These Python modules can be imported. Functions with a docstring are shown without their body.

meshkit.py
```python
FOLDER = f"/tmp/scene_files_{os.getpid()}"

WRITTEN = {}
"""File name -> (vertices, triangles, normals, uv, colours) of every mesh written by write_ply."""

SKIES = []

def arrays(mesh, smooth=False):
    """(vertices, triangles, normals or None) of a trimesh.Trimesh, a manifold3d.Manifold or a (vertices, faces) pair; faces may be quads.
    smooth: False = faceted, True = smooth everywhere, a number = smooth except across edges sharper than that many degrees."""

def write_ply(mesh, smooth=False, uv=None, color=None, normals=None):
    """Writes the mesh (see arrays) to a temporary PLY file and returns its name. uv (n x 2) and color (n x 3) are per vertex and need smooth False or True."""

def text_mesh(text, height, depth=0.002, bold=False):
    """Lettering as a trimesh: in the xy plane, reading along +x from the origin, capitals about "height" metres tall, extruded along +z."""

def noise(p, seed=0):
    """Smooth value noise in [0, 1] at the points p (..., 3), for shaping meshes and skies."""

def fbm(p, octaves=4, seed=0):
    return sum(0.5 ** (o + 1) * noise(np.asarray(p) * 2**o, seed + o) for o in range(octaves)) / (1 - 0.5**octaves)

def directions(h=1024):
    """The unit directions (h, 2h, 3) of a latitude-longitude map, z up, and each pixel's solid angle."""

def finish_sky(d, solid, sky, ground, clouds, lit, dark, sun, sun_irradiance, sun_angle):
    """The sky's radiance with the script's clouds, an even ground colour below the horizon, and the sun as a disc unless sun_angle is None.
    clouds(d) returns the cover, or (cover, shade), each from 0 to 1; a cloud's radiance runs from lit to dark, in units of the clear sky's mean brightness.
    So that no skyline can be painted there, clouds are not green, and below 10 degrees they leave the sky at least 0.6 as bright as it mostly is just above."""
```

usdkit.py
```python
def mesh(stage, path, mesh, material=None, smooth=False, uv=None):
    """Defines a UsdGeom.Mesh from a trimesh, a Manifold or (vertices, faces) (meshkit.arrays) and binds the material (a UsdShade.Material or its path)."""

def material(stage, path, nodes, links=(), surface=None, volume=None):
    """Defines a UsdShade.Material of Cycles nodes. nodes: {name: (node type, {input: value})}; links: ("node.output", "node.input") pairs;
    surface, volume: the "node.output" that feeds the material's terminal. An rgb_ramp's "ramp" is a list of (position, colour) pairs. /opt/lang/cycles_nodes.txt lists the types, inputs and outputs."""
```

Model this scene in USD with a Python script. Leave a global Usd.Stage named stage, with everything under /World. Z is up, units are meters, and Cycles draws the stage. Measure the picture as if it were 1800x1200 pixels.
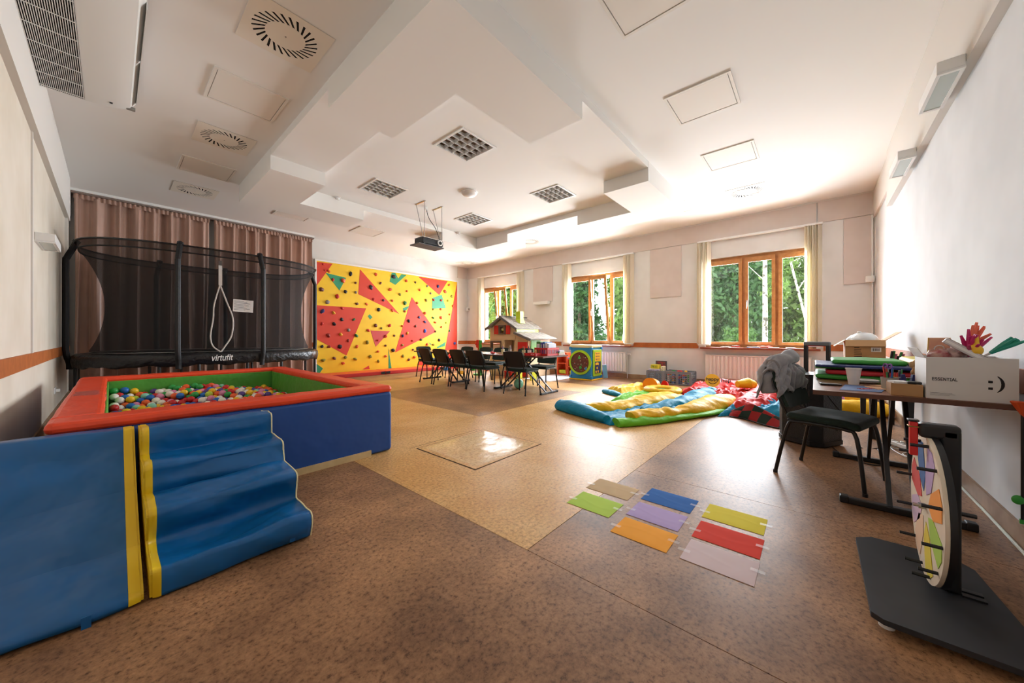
import math, random
import numpy as np, trimesh, manifold3d as m3, usdkit, meshkit
from shapely.geometry import Polygon
from pxr import Usd, UsdGeom, UsdLux, UsdShade, Gf, Sdf, Vt

stage = Usd.Stage.CreateInMemory()
UsdGeom.SetStageUpAxis(stage, 'Z'); UsdGeom.SetStageMetersPerUnit(stage, 1.0)
stage.DefinePrim('/World', 'Xform'); stage.DefinePrim('/World/Looks', 'Scope')

# ---------------------------------------------------------------- camera, sky, sun, exposure
EXPOSURE = 1.68
SKY = .8
SUN = 3.2
DAY = 12.5
LAMP = 0.0
cam = UsdGeom.Camera.Define(stage, '/World/camera')
yaw = math.radians(41.0)
F = Gf.Vec3d(math.cos(yaw), math.sin(yaw), 0); R = Gf.Vec3d(math.sin(yaw), -math.cos(yaw), 0)
cam.AddTransformOp().Set(Gf.Matrix4d(R[0], R[1], 0, 0, 0, 0, 1, 0, -F[0], -F[1], 0, 0, 0, 0, 1.07, 1))
cam.CreateHorizontalApertureAttr(36.0); cam.CreateVerticalApertureAttr(24.0)
cam.CreateFocalLengthAttr(612.6 / 1800 * 36)
cam.CreateVerticalApertureOffsetAttr(-8.5 / 1800 * 36)
cam.CreateClippingRangeAttr(Gf.Vec2f(0.02, 200)); cam.CreateExposureAttr(EXPOSURE)
dome = UsdLux.DomeLight.Define(stage, '/World/sky'); dome.CreateIntensityAttr(SKY); dome.CreateColorAttr(Gf.Vec3f(0.93, 0.97, 1.0))
sun = UsdLux.DistantLight.Define(stage, '/World/sun'); sun.CreateIntensityAttr(SUN); sun.CreateAngleAttr(1.0); sun.CreateColorAttr(Gf.Vec3f(1.0, 0.95, 0.86))
sun.AddRotateXYZOp().Set(Gf.Vec3f(0, -38, 25))      # shines from behind the house down onto the trees

for i, (ya, yb) in enumerate(((7.16, 9.04), (3.56, 5.45), (-.02, 1.87))):      # daylight coming in at the three windows
    L = UsdLux.RectLight.Define(stage, f'/World/window_daylight_{i+1}'); L.CreateWidthAttr(yb - ya); L.CreateHeightAttr(1.95)
    L.CreateIntensityAttr(DAY); L.CreateColorAttr(Gf.Vec3f(.90, .97, 1.05))
    L.AddTranslateOp().Set(Gf.Vec3d(9.2, (ya + yb) / 2, 1.84)); L.AddRotateXYZOp().Set(Gf.Vec3f(78, 0, 90))

LIGHTS = [(3.11, 3.54), (3.10, 5.64), (5.21, 3.55), (5.19, 5.63)]
for i, (x, y) in enumerate(LIGHTS if LAMP else ()):      # the four recessed louvre lights in the ceiling
    L = UsdLux.RectLight.Define(stage, f'/World/louvre_lamp_{i+1}'); L.CreateWidthAttr(.5); L.CreateHeightAttr(.5); L.CreateIntensityAttr(LAMP); L.CreateColorAttr(Gf.Vec3f(1.0, .88, .74)); L.AddTranslateOp().Set(Gf.Vec3d(x, y, 3.626 + .055))

# ---------------------------------------------------------------- helpers
def C(h):
    h = h.lstrip('#'); v = [int(h[i:i+2], 16) / 255 for i in (0, 2, 4)]
    return tuple(x / 12.92 if x <= .04045 else ((x + .055) / 1.055) ** 2.4 for x in v)
_m = {}
def mat(name, col, rough=.55, col2=None, scale=6, bump=0, bscale=60, metal=0, spec=.5, coat=0, detail=3, lo=.35, hi=.65, sheen=0, trans=0, dist=.02, sub=0):
    if name in _m: return _m[name]
    if isinstance(col, str): col = C(col)
    if isinstance(col2, str): col2 = C(col2)
    n = {'p': ('principled_bsdf', dict(base_color=col, roughness=rough, metallic=metal, specular_ior_level=spec, coat_weight=coat, sheen_weight=sheen, transmission_weight=trans))}; l = []
    if col2 is not None or bump: n['tc'] = ('texture_coordinate', {})
    if col2 is not None:
        n['n'] = ('noise_texture', dict(scale=scale, detail=detail, roughness=.6)); n['r'] = ('rgb_ramp', {'ramp': [(lo, col), (hi, col2)]})
        l += [('tc.object', 'n.vector'), ('n.fac', 'r.fac'), ('r.color', 'p.base_color')]
    if bump:
        n['bn'] = ('noise_texture', dict(scale=bscale, detail=2)); n['b'] = ('bump', dict(strength=bump, distance=dist))
        l += [('tc.object', 'bn.vector'), ('bn.fac', 'b.height'), ('b.normal', 'p.normal')]
    _m[name] = usdkit.material(stage, '/World/Looks/' + name, n, l, surface='p.BSDF'); return _m[name]
def see(name, col, fac, rough=.6, fres=False):
    """partly transparent sheet: nets, film, panes (fac = how much is solid)"""
    if name in _m: return _m[name]
    n = {'t': ('transparent_bsdf', {}), 'x': ('mix_closure', dict(fac=fac))}
    if fres:
        n['s'] = ('glossy_bsdf', dict(color=(1, 1, 1), roughness=rough)); n['f'] = ('layer_weight', dict(blend=.5)); n['w'] = ('math', dict(math_type='power', value2=4.0)); n['k'] = ('math', dict(math_type='multiply_add', value2=.4, value3=.035))
        l = [('f.facing', 'w.value1'), ('w.value', 'k.value1'), ('k.value', 'x.fac'), ('t.BSDF', 'x.closure1'), ('s.BSDF', 'x.closure2')]
    else:
        n['s'] = ('principled_bsdf', dict(base_color=C(col), roughness=rough)); l = [('t.BSDF', 'x.closure1'), ('s.BSDF', 'x.closure2')]
    _m[name] = usdkit.material(stage, '/World/Looks/' + name, n, l, surface='x.closure'); return _m[name]

_used = {}
def _path(parent, name):
    k = (parent, name); i = _used.get(k, -1) + 1; _used[k] = i
    return f'{parent}/{name}' if i == 0 else f'{parent}/{name}_{i:03d}'
def pp(parent):
    return '/World' if parent is None else (parent if isinstance(parent, str) else str(parent.GetPath()))
def tag(p, label=None, cat=None, group=None, kind=None):
    for k, v in (('label', label), ('category', cat), ('group', group), ('kind', kind)):
        if v: p.SetCustomDataByKey(k, v)
    return p
def obj(name, mesh, m, parent=None, label=None, cat=None, group=None, kind=None, smooth=30):
    if isinstance(mesh, list): mesh = cat_(mesh)
    return tag(usdkit.mesh(stage, _path(pp(parent), name), mesh, m, smooth=smooth).GetPrim(), label, cat, group, kind)
def thing(name, label, cat, loc=(0, 0, 0), rz=0, group=None, kind=None, parent=None, rx=0, ry=0):
    x = UsdGeom.Xform.Define(stage, _path(pp(parent), name))
    x.AddTranslateOp().Set(Gf.Vec3d(*map(float, loc)))
    if rz or rx or ry: x.AddRotateXYZOp().Set(Gf.Vec3f(rx, ry, rz))
    return tag(x.GetPrim(), label, cat, group, kind)
def dup(src, loc, rz=0, label=None, group=None, rx=0, ry=0, sc=None):
    was = src.GetCustomData(); name = src.GetName()
    if name[-4] == '_' and name[-3:].isdigit(): name = name[:-4]
    x = UsdGeom.Xform.Define(stage, _path('/World', name)); p = x.GetPrim()
    p.GetReferences().AddInternalReference(src.GetPath())
    x.ClearXformOpOrder()
    x.AddTranslateOp(opSuffix='to').Set(Gf.Vec3d(*map(float, loc))); x.AddRotateXYZOp(opSuffix='to').Set(Gf.Vec3f(rx, ry, rz))
    if sc: x.AddScaleOp(opSuffix='to').Set(Gf.Vec3f(*sc))
    p.SetInstanceable(True)
    return tag(p, label or was.get('label'), was.get('category'), group or was.get('group'))
cat_ = trimesh.util.concatenate
def T(m, x=0, y=0, z=0, rx=0, ry=0, rz=0):
    M = trimesh.transformations.euler_matrix(math.radians(rx), math.radians(ry), math.radians(rz)); M[:3, 3] = (x, y, z)
    m = m.copy(); m.apply_transform(M); return m
def tm(mani):
    g = mani.to_mesh(); return trimesh.Trimesh(g.vert_properties[:, :3], g.tri_verts, process=False)
def box(x0, y0, z0, x1, y1, z1):
    b = trimesh.creation.box((x1 - x0, y1 - y0, z1 - z0)); b.apply_translation(((x0 + x1) / 2, (y0 + y1) / 2, (z0 + z1) / 2)); return b
def rbox(x0, y0, z0, x1, y1, z1, r=.01, n=12):
    r = min(r, (x1-x0)/2.01, (y1-y0)/2.01, (z1-z0)/2.01)
    s = m3.Manifold.sphere(r, n); pts = [(x, y, z) for x in (x0+r, x1-r) for y in (y0+r, y1-r) for z in (z0+r, z1-r)]
    return tm(m3.Manifold.batch_hull([s.translate(p) for p in pts]))
def tube(pts, r, n=8, closed=False):
    P = np.array(pts, float); k = len(P)
    rr = np.full(k, r, float) if np.ndim(r) == 0 else np.array(r, float)
    if closed: t = np.roll(P, -1, 0) - np.roll(P, 1, 0)
    else: t = np.gradient(P, axis=0)
    t /= np.linalg.norm(t, axis=1, keepdims=True) + 1e-12
    u = np.cross(t[0], (0, 0, 1.0));
    if np.linalg.norm(u) < .2: u = np.cross(t[0], (1.0, 0, 0))
    V = []
    for i in range(k):
        u = u - t[i] * (u @ t[i]); u /= np.linalg.norm(u) + 1e-12; w = np.cross(t[i], u)
        a = np.arange(n) / n * 2 * math.pi
        V.append(P[i] + rr[i] * (np.cos(a)[:, None] * u + np.sin(a)[:, None] * w))
    Vv = np.vstack(V); f = []
    for i in range(k if closed else k - 1):
        j = (i + 1) % k
        for q in range(n):
            q2 = (q + 1) % n; f += [(i*n+q, i*n+q2, j*n+q2), (i*n+q, j*n+q2, j*n+q)]
    if not closed:
        Vv = np.vstack([Vv, P[0], P[-1]]); c0, c1 = len(Vv) - 2, len(Vv) - 1
        for q in range(n):
            q2 = (q + 1) % n; f += [(c0, q2, q), (c1, (k-1)*n+q, (k-1)*n+q2)]
    m = trimesh.Trimesh(Vv, f, process=False)
    if m.volume < 0: m.invert()
    return m
def smooth_path(pts, n=6):
    P = np.array(pts, float); out = []
    for i in range(len(P) - 1):
        p0, p1, p2, p3 = P[max(i-1, 0)], P[i], P[i+1], P[min(i+2, len(P)-1)]
        for s in np.arange(n) / n:
            out.append(.5*((2*p1)+(-p0+p2)*s+(2*p0-5*p1+4*p2-p3)*s*s+(-p0+3*p1-3*p2+p3)*s**3))
    return np.array(out + [P[-1]])
def bar(p, q, w, h=None):
    """square bar from p to q"""
    p, q = np.array(p, float), np.array(q, float); L = np.linalg.norm(q - p); h = h or w
    b = trimesh.creation.box((w, h, L)); b.apply_translation((0, 0, L / 2))
    d = (q - p) / L; M = trimesh.geometry.align_vectors((0, 0, 1), d)
    u = np.array([1., 0, 0]) if abs(d[0]) < .7 else np.array([0, 1., 0])
    x = u - d * (u @ d); x /= np.linalg.norm(x); M = np.eye(4); M[:3, 0] = x; M[:3, 1] = np.cross(d, x); M[:3, 2] = d; M[:3, 3] = p
    b.apply_transform(M); return b
def prism(poly, z0, z1):
    m = trimesh.creation.extrude_polygon(Polygon(poly) if not isinstance(poly, Polygon) else poly, z1 - z0, engine='earcut'); m.apply_translation((0, 0, z0)); return m
def lathe(prof, n=24):
    m = trimesh.creation.revolve(np.array(prof, float), sections=n)
    return m
def cyl(x, y, z0, z1, r, n=20, r2=None):
    r2 = r if r2 is None else r2
    return T(lathe([(0, 0), (r, 0), (r2, z1 - z0), (0, z1 - z0)], n), x, y, z0)
def disc_y(x, y0, y1, z, r, n=40):       # cylinder along y
    return T(trimesh.creation.cylinder(r, y1 - y0, sections=n), x, (y0 + y1) / 2, z, rx=90)
def disc_x(x0, x1, y, z, r, n=40):
    return T(trimesh.creation.cylinder(r, x1 - x0, sections=n), (x0 + x1) / 2, y, z, ry=90)
def ellip(x, y, z, a, b, c, sub=3):
    m = trimesh.creation.icosphere(sub); m.apply_scale((a, b, c)); m.apply_translation((x, y, z)); return m
def grid(fn, nu, nv, thick=0):
    """fn(u, v) -> (n,3) points over the unit square; thick: offset a second skin down and close it"""
    u, v = np.meshgrid(np.linspace(0, 1, nu), np.linspace(0, 1, nv), indexing='ij'); P = fn(u.ravel(), v.ravel())
    i = np.arange(nu * nv).reshape(nu, nv); a, b, c_, d = i[:-1, :-1].ravel(), i[1:, :-1].ravel(), i[1:, 1:].ravel(), i[:-1, 1:].ravel()
    f = np.vstack([np.c_[a, b, c_], np.c_[a, c_, d]])
    m = trimesh.Trimesh(P, f, process=False)
    if thick:
        n_ = m.vertex_normals; Q = P - n_ * thick; k = len(P)
        rim = np.concatenate([i[:, 0], i[-1, 1:], i[-2::-1, -1], i[0, -2:0:-1]]); r2 = np.roll(rim, -1)
        f2 = np.vstack([f, f[:, ::-1] + k, np.c_[rim, rim + k, r2 + k], np.c_[rim, r2 + k, r2]])
        m = trimesh.Trimesh(np.vstack([P, Q]), f2, process=False)
    return m
def wrinkle(m, amp, scale, seed=0, edge=.06, z_keep=None):
    """subdivides and displaces along the normals with smooth noise: cloth and soft covers"""
    for _ in range(12):
        L = m.edges_unique_length
        if L.max() < edge: break
        m = m.subdivide_to_size(edge) if False else trimesh.Trimesh(*trimesh.remesh.subdivide_to_size(m.vertices, m.faces, edge), process=False)
        m.merge_vertices(); break
    n_ = m.vertex_normals; d = (meshkit.fbm(m.vertices * np.array(scale) + seed * 7.3, 3, seed) - .5) * 2 * amp
    V = m.vertices + n_ * d[:, None]
    if z_keep is not None: V[:, 2] = np.where(m.vertices[:, 2] <= z_keep + 1e-4, m.vertices[:, 2], np.maximum(V[:, 2], z_keep))
    return trimesh.Trimesh(V, m.faces, process=False)
def text(s, h, depth=.001, bold=True): return meshkit.text_mesh(s, h, depth, bold)
rnd = random.Random(7)
# ---------------------------------------------------------------- setting materials
WALL = mat('wall_paint', '#e6e5e2', .85, '#dedcd8', 1.5)
CEIL = mat('ceiling_paint', '#f0eeea', .9)
MAUVE = mat('mauve_panel', '#d9cdc6', .85, '#d3c6be', 2)
WOOD = mat('dado_wood', '#b9682e', .6, '#a75b24', 9)
OAK = mat('window_wood', '#c98e52', .42, '#b97b40', 12)
SILLM = mat('sill_wood', '#8a4a34', .35)
WHITE = mat('white_plastic', '#ecebe8', .35)
METAL = mat('steel', '#b8b8b8', .3, metal=1)
BLACK = mat('black_plastic', '#17171a', .45)
BLACKM = mat('black_metal', '#141416', .4, spec=.6)
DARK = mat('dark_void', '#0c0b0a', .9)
PANE = see('window_glass', '#ffffff', .1, .0, fres=True)
def floor_mat(name, a, b, d, rough):
    n = {'tc': ('texture_coordinate', {}), 'n1': ('noise_texture', dict(scale=1.5, detail=6, roughness=.62)), 'r1': ('rgb_ramp', {'ramp': [(.36, C(a)), (.64, C(b))]}),
         'n2': ('noise_texture', dict(scale=48, detail=8, roughness=.78)), 'r2': ('rgb_ramp', {'ramp': [(.36, C(d)), (.47, (.72, .70, .68)), (.62, (1, 1, 1))]}),
         'mx': ('mix', dict(mix_type='multiply', fac=.85)), 'n3': ('noise_texture', dict(scale=9, detail=3)), 'b': ('bump', dict(strength=.06, distance=.02)),
         'p': ('principled_bsdf', dict(roughness=rough, specular_ior_level=.23))}
    l = [('tc.object', 'n1.vector'), ('tc.object', 'n2.vector'), ('tc.object', 'n3.vector'), ('n1.fac', 'r1.fac'), ('n2.fac', 'r2.fac'), ('r1.color', 'mx.color1'), ('r2.color', 'mx.color2'),
         ('mx.color', 'p.base_color'), ('n3.fac', 'b.height'), ('b.normal', 'p.normal')]
    return usdkit.material(stage, '/World/Looks/' + name, n, l, surface='p.BSDF')
F_DARK = floor_mat('vinyl_brown', '#825e43', '#bf9067', '#66503f', .45)
F_LIGHT = floor_mat('vinyl_ochre', '#dba560', '#eabf82', '#9c8262', .42)
F_MID = floor_mat('vinyl_center', '#94704f', '#c09468', '#6a5244', .40)

# ---------------------------------------------------------------- room shell
X0, X1, Y0, Y1, Z1 = -.48, 8.77, -.8, 9.85, 3.626
fl = thing('floor', None, None, kind='structure')
obj('floor_base', box(X0-.3, Y0-.3, -.2, X1+.3, Y1+.3, -.012), DARK, fl)
g = .0018
def pan(x0, y0, x1, y1, m): obj('floor_panel', box(x0+g, y0+g, -.012, x1-g, y1-g, 0), m, fl)
xs, ys = [X0, 1.37, 3.25, 5.05, 6.93, X1], [Y0, 1.09, 3.4, 5.7, 7.95, Y1]
pan(1.37, Y0, 2.75, 1.09, F_DARK); pan(2.75, Y0, 5.6, 1.09, F_DARK); pan(5.6, Y0, X1, 1.09, F_DARK)
pan(X0, Y0, 1.37, 5.5, F_DARK); pan(X0, 5.5, 1.37, Y1, F_DARK)
pan(1.37, 7.95, 5.05, Y1, F_DARK); pan(5.05, 7.95, X1, Y1, F_DARK)
pan(6.93, 1.09, X1, 5.5, F_DARK); pan(6.93, 5.5, X1, 7.95, F_DARK)
pan(1.37, 1.09, 3.25, 3.4, F_LIGHT); pan(3.25, 1.09, 6.93, 3.4, F_LIGHT); pan(1.37, 3.4, 3.25, 7.95, F_LIGHT)
pan(5.05+.9, 3.4, 6.93, 7.95, F_LIGHT); pan(3.25, 5.9+.4, 5.95, 7.95, F_LIGHT); pan(3.25, 3.4, 5.95, 6.3, F_MID)

def slab(name, b, m, parent=None): return obj(name, b, m, parent, kind=None if parent else 'structure', smooth=False)
ce = thing('ceiling', None, None, kind='structure')
cs = Polygon([(X0-.3, Y0-.3), (X1+.3, Y0-.3), (X1+.3, Y1+.3), (X0-.3, Y1+.3)])
for x, y in LIGHTS: cs = cs.difference(Polygon([(x-.28, y-.28), (x+.28, y-.28), (x+.28, y+.28), (x-.28, y+.28)]))
slab('ceiling_slab', prism(cs, Z1, Z1+.25), CEIL, ce); slab('roof_deck', box(X0-.3, Y0-.3, Z1+.251, X1+.3, Y1+.3, Z1+.4), CEIL, ce)
ax0, ax1, ay0, ay1, w, e = 1.415, 6.925, 1.83, 7.33, .70, .003
zl, zm, zt = 3.338, 3.53, Z1
lx0, lx1, ly0, ly1 = 3.222, 5.13, 3.645, 5.56     # where the low corners end
def Lsh(x, y, sx, sy, ex, ey):
    p = [(x, y), (ex, y), (ex, y+sy*w), (x+sx*w, y+sy*w), (x+sx*w, ey), (x, ey)]
    slab('soffit_corner', prism(p, zl, zt), CEIL, ce)
Lsh(ax0, ay0, 1, 1, lx0, ly0); Lsh(ax1, ay0, -1, 1, lx1, ly0); Lsh(ax0, ay1, 1, -1, lx0, ly1); Lsh(ax1, ay1, -1, -1, lx1, ly1)
slab('soffit_middle', box(ax0+e, ly0, zm, ax0+w-e, ly1, zt), CEIL, ce); slab('soffit_middle', box(ax1-w+e, ly0, zm, ax1-e, ly1, zt), CEIL, ce)
slab('soffit_middle', box(lx0, ay0+e, zm, lx1, ay0+w-e, zt), CEIL, ce); slab('soffit_middle', box(lx0, ay1-w+e, zm, lx1, ay1-e, zt), CEIL, ce)

slab('wall_left', box(X0-.3, Y0-.3, -.2, X0, Y1+.3, Z1), mat('wall_paint_beige', '#e0d7c8', .85, '#d6cbb9', 1.5))
slab('wall_right', box(X0, Y0-.3, -.2, X1+.3, Y0, Z1), mat('wall_paint_cool', '#e2e5e8', .85, '#d9dcdf', 1.5))
slab('wall_far', box(X0, Y1, -.2, X1+.3, Y1+.3, Z1), WALL)
OPEN = [(7.16, 9.04), (3.56, 5.45), (-.02, 1.87)]; zs, zh = .84, 2.80
ww = Polygon([(Y0, -.2), (Y1, -.2), (Y1, Z1), (Y0, Z1)])
for a, b in OPEN: ww = ww.difference(Polygon([(a, zs), (b, zs), (b, zh), (a, zh)]))
wm = trimesh.creation.extrude_polygon(ww, .3, engine='earcut'); M = np.array([[0, 0, 1, X1], [1, 0, 0, 0], [0, 1, 0, 0], [0, 0, 0, 1.]]); wm.apply_transform(M)
slab('wall_window', wm, WALL)
# trims: dado boards, skirting, upper bands, mauve wall panels
tr = lambda b, m: slab('trim', b, m)
tr(box(X0, Y0+.02, .80, X0+.018, Y1-.25, .92), WOOD); tr(box(X0+.02, Y0, .785, X1, Y0+.018, .905), WOOD)
for a, b in ((Y0+.02, -.12), (2.0, 3.5), (5.68, 7.08), (9.2, Y1-.02)): tr(box(X1-.018, a, .805, X1, b, .92), WOOD)
tr(box(8.29, Y1-.018, .805, X1-.02, Y1, .92), WOOD); tr(box(3.36, Y1-.018, .805, 3.51, Y1, .92), WOOD)
BASE = mat('skirting_stone', '#a88868', .45, '#8f6e52', 5)
slab('baseboard_left', box(X0, Y0+.016, 0, X0+.014, Y1, .14), BASE); slab('baseboard_right', box(X0+.015, Y0, 0, X1, Y0+.014, .115), BASE)
slab('baseboard_window', box(X1-.014, Y0+.015, 0, X1, Y1, .11), BASE); slab('baseboard_far', box(X0+.015, Y1-.014, 0, X1-.015, Y1, .11), BASE)
SEAL = mat('white_sealant', '#dfe6d8', .4)
tr(tube([(x, Y0+.022+.004*math.sin(x*3), .006) for x in np.linspace(1.4, 5, 30)], .008), SEAL)
BEAM = mat('beam_paint', '#dcd7d0', .8)
tr(box(X0, Y0+.08, 2.94, X0+.045, 9.1, Z1), BEAM); tr(box(X0, 9.1, 3.15, X0+.02, Y1, Z1), BEAM)
tr(box(X0+.05, Y0, 2.865, 7.02, Y0+.055, Z1), BEAM); tr(box(7.02, Y0, 3.15, X1, Y0+.03, Z1), BEAM)
tr(box(X1-.022, -.02, 3.215, X1, Y1, Z1), MAUVE); tr(box(X1-.022, Y0+.03, 3.215, X1, -.04, Z1), MAUVE)
tr(box(X1-.03, Y0+.03, 3.60, X1-.022, Y1, Z1), BEAM)
for a, b in ((2.36, 3.08), (-.79, -.395)): tr(box(X1-.02, a, 2.02, X1, b, 3.205), MAUVE)
tr(box(X1-.02, 5.98, 2.14, X1, 6.717, 3.205), MAUVE)
tr(box(8.29, Y1-.022, 3.22, X1, Y1, Z1), MAUVE)
tr(box(X0, 5.38, .92, X0+.012, 5.42, 2.94), BEAM); tr(box(X0, 8.9, .92, X0+.03, 9.0, 3.1), BEAM)
tr(box(X1-.05, Y0+.03, .93, X1, Y0+.055, 3.2), WHITE); tr(box(X1-.06, Y0, .93, X1-.05, Y0+.02, 3.15), BEAM)

# windows
for k, (a, b) in enumerate(OPEN):
    wd = thing(f'window_{k+1}', None, None, kind='structure')
    xf0, xf1 = 8.87, 8.945
    mull = [a, a+.60, a+1.17, b]     # three bays
    fr = [box(xf0, a, zs, xf1, a+.05, zh), box(xf0, b-.05, zs, xf1, b, zh), box(xf0, a+.05, zh-.06, xf1, b-.05, zh), box(xf0, a+.05, zs, xf1, b-.05, zs+.06)]
    fr += [box(xf0, m-.035, zs+.06, xf1, m+.035, zh-.06) for m in mull[1:3]]
    obj('window_frame', fr, OAK, wd, smooth=False)
    for i in range(3):
        p, q = mull[i]+(.05 if i == 0 else .035), mull[i+1]-(.05 if i == 2 else .035); z0, z1 = zs+.06, zh-.06
        tilt = 7 if (i == 1 and k < 2) else 0
        sh = [box(-.045, p-.01, z0, .005, p+.05, z1), box(-.045, q-.05, z0, .005, q+.01, z1), box(-.045, p+.05, z0, .005, q-.05, z0+.06), box(-.045, p+.05, z1-.07, .005, q-.05, z1)]
        mv = lambda m: T(T(m, 0, 0, -z0, ), xf0, 0, z0, ry=-tilt)
        obj('sash', [mv(m) for m in sh], OAK, wd, smooth=False)
        obj('pane', mv(box(-.024, p+.05, z0+.06, -.018, q-.05, z1-.07)), PANE, wd, smooth=False)
        obj('rolled_blind', mv(box(-.06, p+.02, z1-.10, -.046, q-.02, z1-.045)), OAK, wd, smooth=False)
        if i == 1: obj('handle', [mv(m) for m in (rbox(-.06, q-.035, 1.70, -.045, q-.015, 1.84, .005), rbox(-.085, q-.033, 1.66, -.068, q-.017, 1.79, .006), box(-.07, q-.03, 1.76, -.045, q-.02, 1.78))], METAL, wd)
    obj('window_sill', rbox(8.58, a-.06, zs-.04, xf0, b+.06, zs, .008), SILLM, wd)
# vertical blinds drawn to both sides of each window
BL = _m['blind_cloth'] = usdkit.material(stage, '/World/Looks/blind_cloth', {'p': ('principled_bsdf', dict(base_color=C('#f6f1e4'), roughness=.8)), 't': ('translucent_bsdf', dict(color=C('#f6efdc'))), 'x': ('mix_closure', dict(fac=.45))},
    [('p.BSDF', 'x.closure1'), ('t.BSDF', 'x.closure2')], surface='x.closure')
for k, (a, b) in enumerate(OPEN):
    nm = ['farthest window, beside the climbing wall', 'middle window, above the activity cube', 'nearest window, above the long radiator'][k]
    vb = thing('vertical_blind', f'cream vertical slat blind drawn to both sides of the {nm}', 'blind', group=None)
    obj('headrail', box(8.66, a-.09, 3.17, 8.74, b+.13, 3.205), WHITE, vb, smooth=False)
    for y0, y1, n in ((b-.12, b+.12, 6), (a-.07, a+.15, 6)):
        for i in range(n):
            y = y0 + (y1-y0)*(i+.5)/n
            s = T(box(-.0015, -.062, .9, .0015, .062, 3.17), 8.69+.02*(i % 2), y, 0, rz=62 - 6*(i % 3))
            obj('slat', s, BL, vb, smooth=False)
        obj('bottom_weight', box(8.66, y0, .875, 8.73, y1, .899), WHITE, vb, smooth=False)
# ---------------------------------------------------------------- outside: ground, trees, bushes
GRASS = mat('grass', '#8fa05a', .9, '#b9b98a', 3)
obj('lawn', box(9.08, -60, -.5, 70, 70, -.3), GRASS, label='pale grassy ground outside behind all three windows', cat='lawn', smooth=False)
BARK = mat('bark', '#6b5a48', .9, '#473a2e', 8); BIRCH = mat('birch_bark', '#b9b5ab', .9, '#3a3733', 7, lo=.52, hi=.62)
def leaf_mat(name, c1, c2):
    n = {'p': ('principled_bsdf', dict(roughness=.6)), 'o': ('geometry', {}), 'r': ('rgb_ramp', {'ramp': [(0, C(c1)), (1, C(c2))]}), 't': ('translucent_bsdf', {}), 'x': ('mix_closure', dict(fac=.4))}
    return usdkit.material(stage, '/World/Looks/' + name, n, [('o.random_per_island', 'r.fac'), ('r.color', 'p.base_color'), ('r.color', 't.color'), ('p.BSDF', 'x.closure1'), ('t.BSDF', 'x.closure2')], surface='x.closure')
LEAF = [leaf_mat('leaves_a', '#4a7430', '#93b356'), leaf_mat('leaves_b', '#3d6637', '#779c57'), leaf_mat('leaves_c', '#68883f', '#b0c76a')]
def leaves(n, fn, s, seed):
    r = np.random.default_rng(seed); P = fn(r, n)
    a = r.normal(size=(n, 3)); a /= np.linalg.norm(a, axis=1, keepdims=True); b = np.cross(a, r.normal(size=(n, 3))); b /= np.linalg.norm(b, axis=1, keepdims=True)
    L = s * r.uniform(.6, 1.3, (n, 1)); V = np.stack([P - a*L, P + b*L*.45, P + a*L, P - b*L*.45], 1).reshape(-1, 3)
    i = np.arange(n)[:, None]*4; return trimesh.Trimesh(V, np.vstack([i + [0, 1, 2], i + [0, 2, 3]]), process=False)
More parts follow.
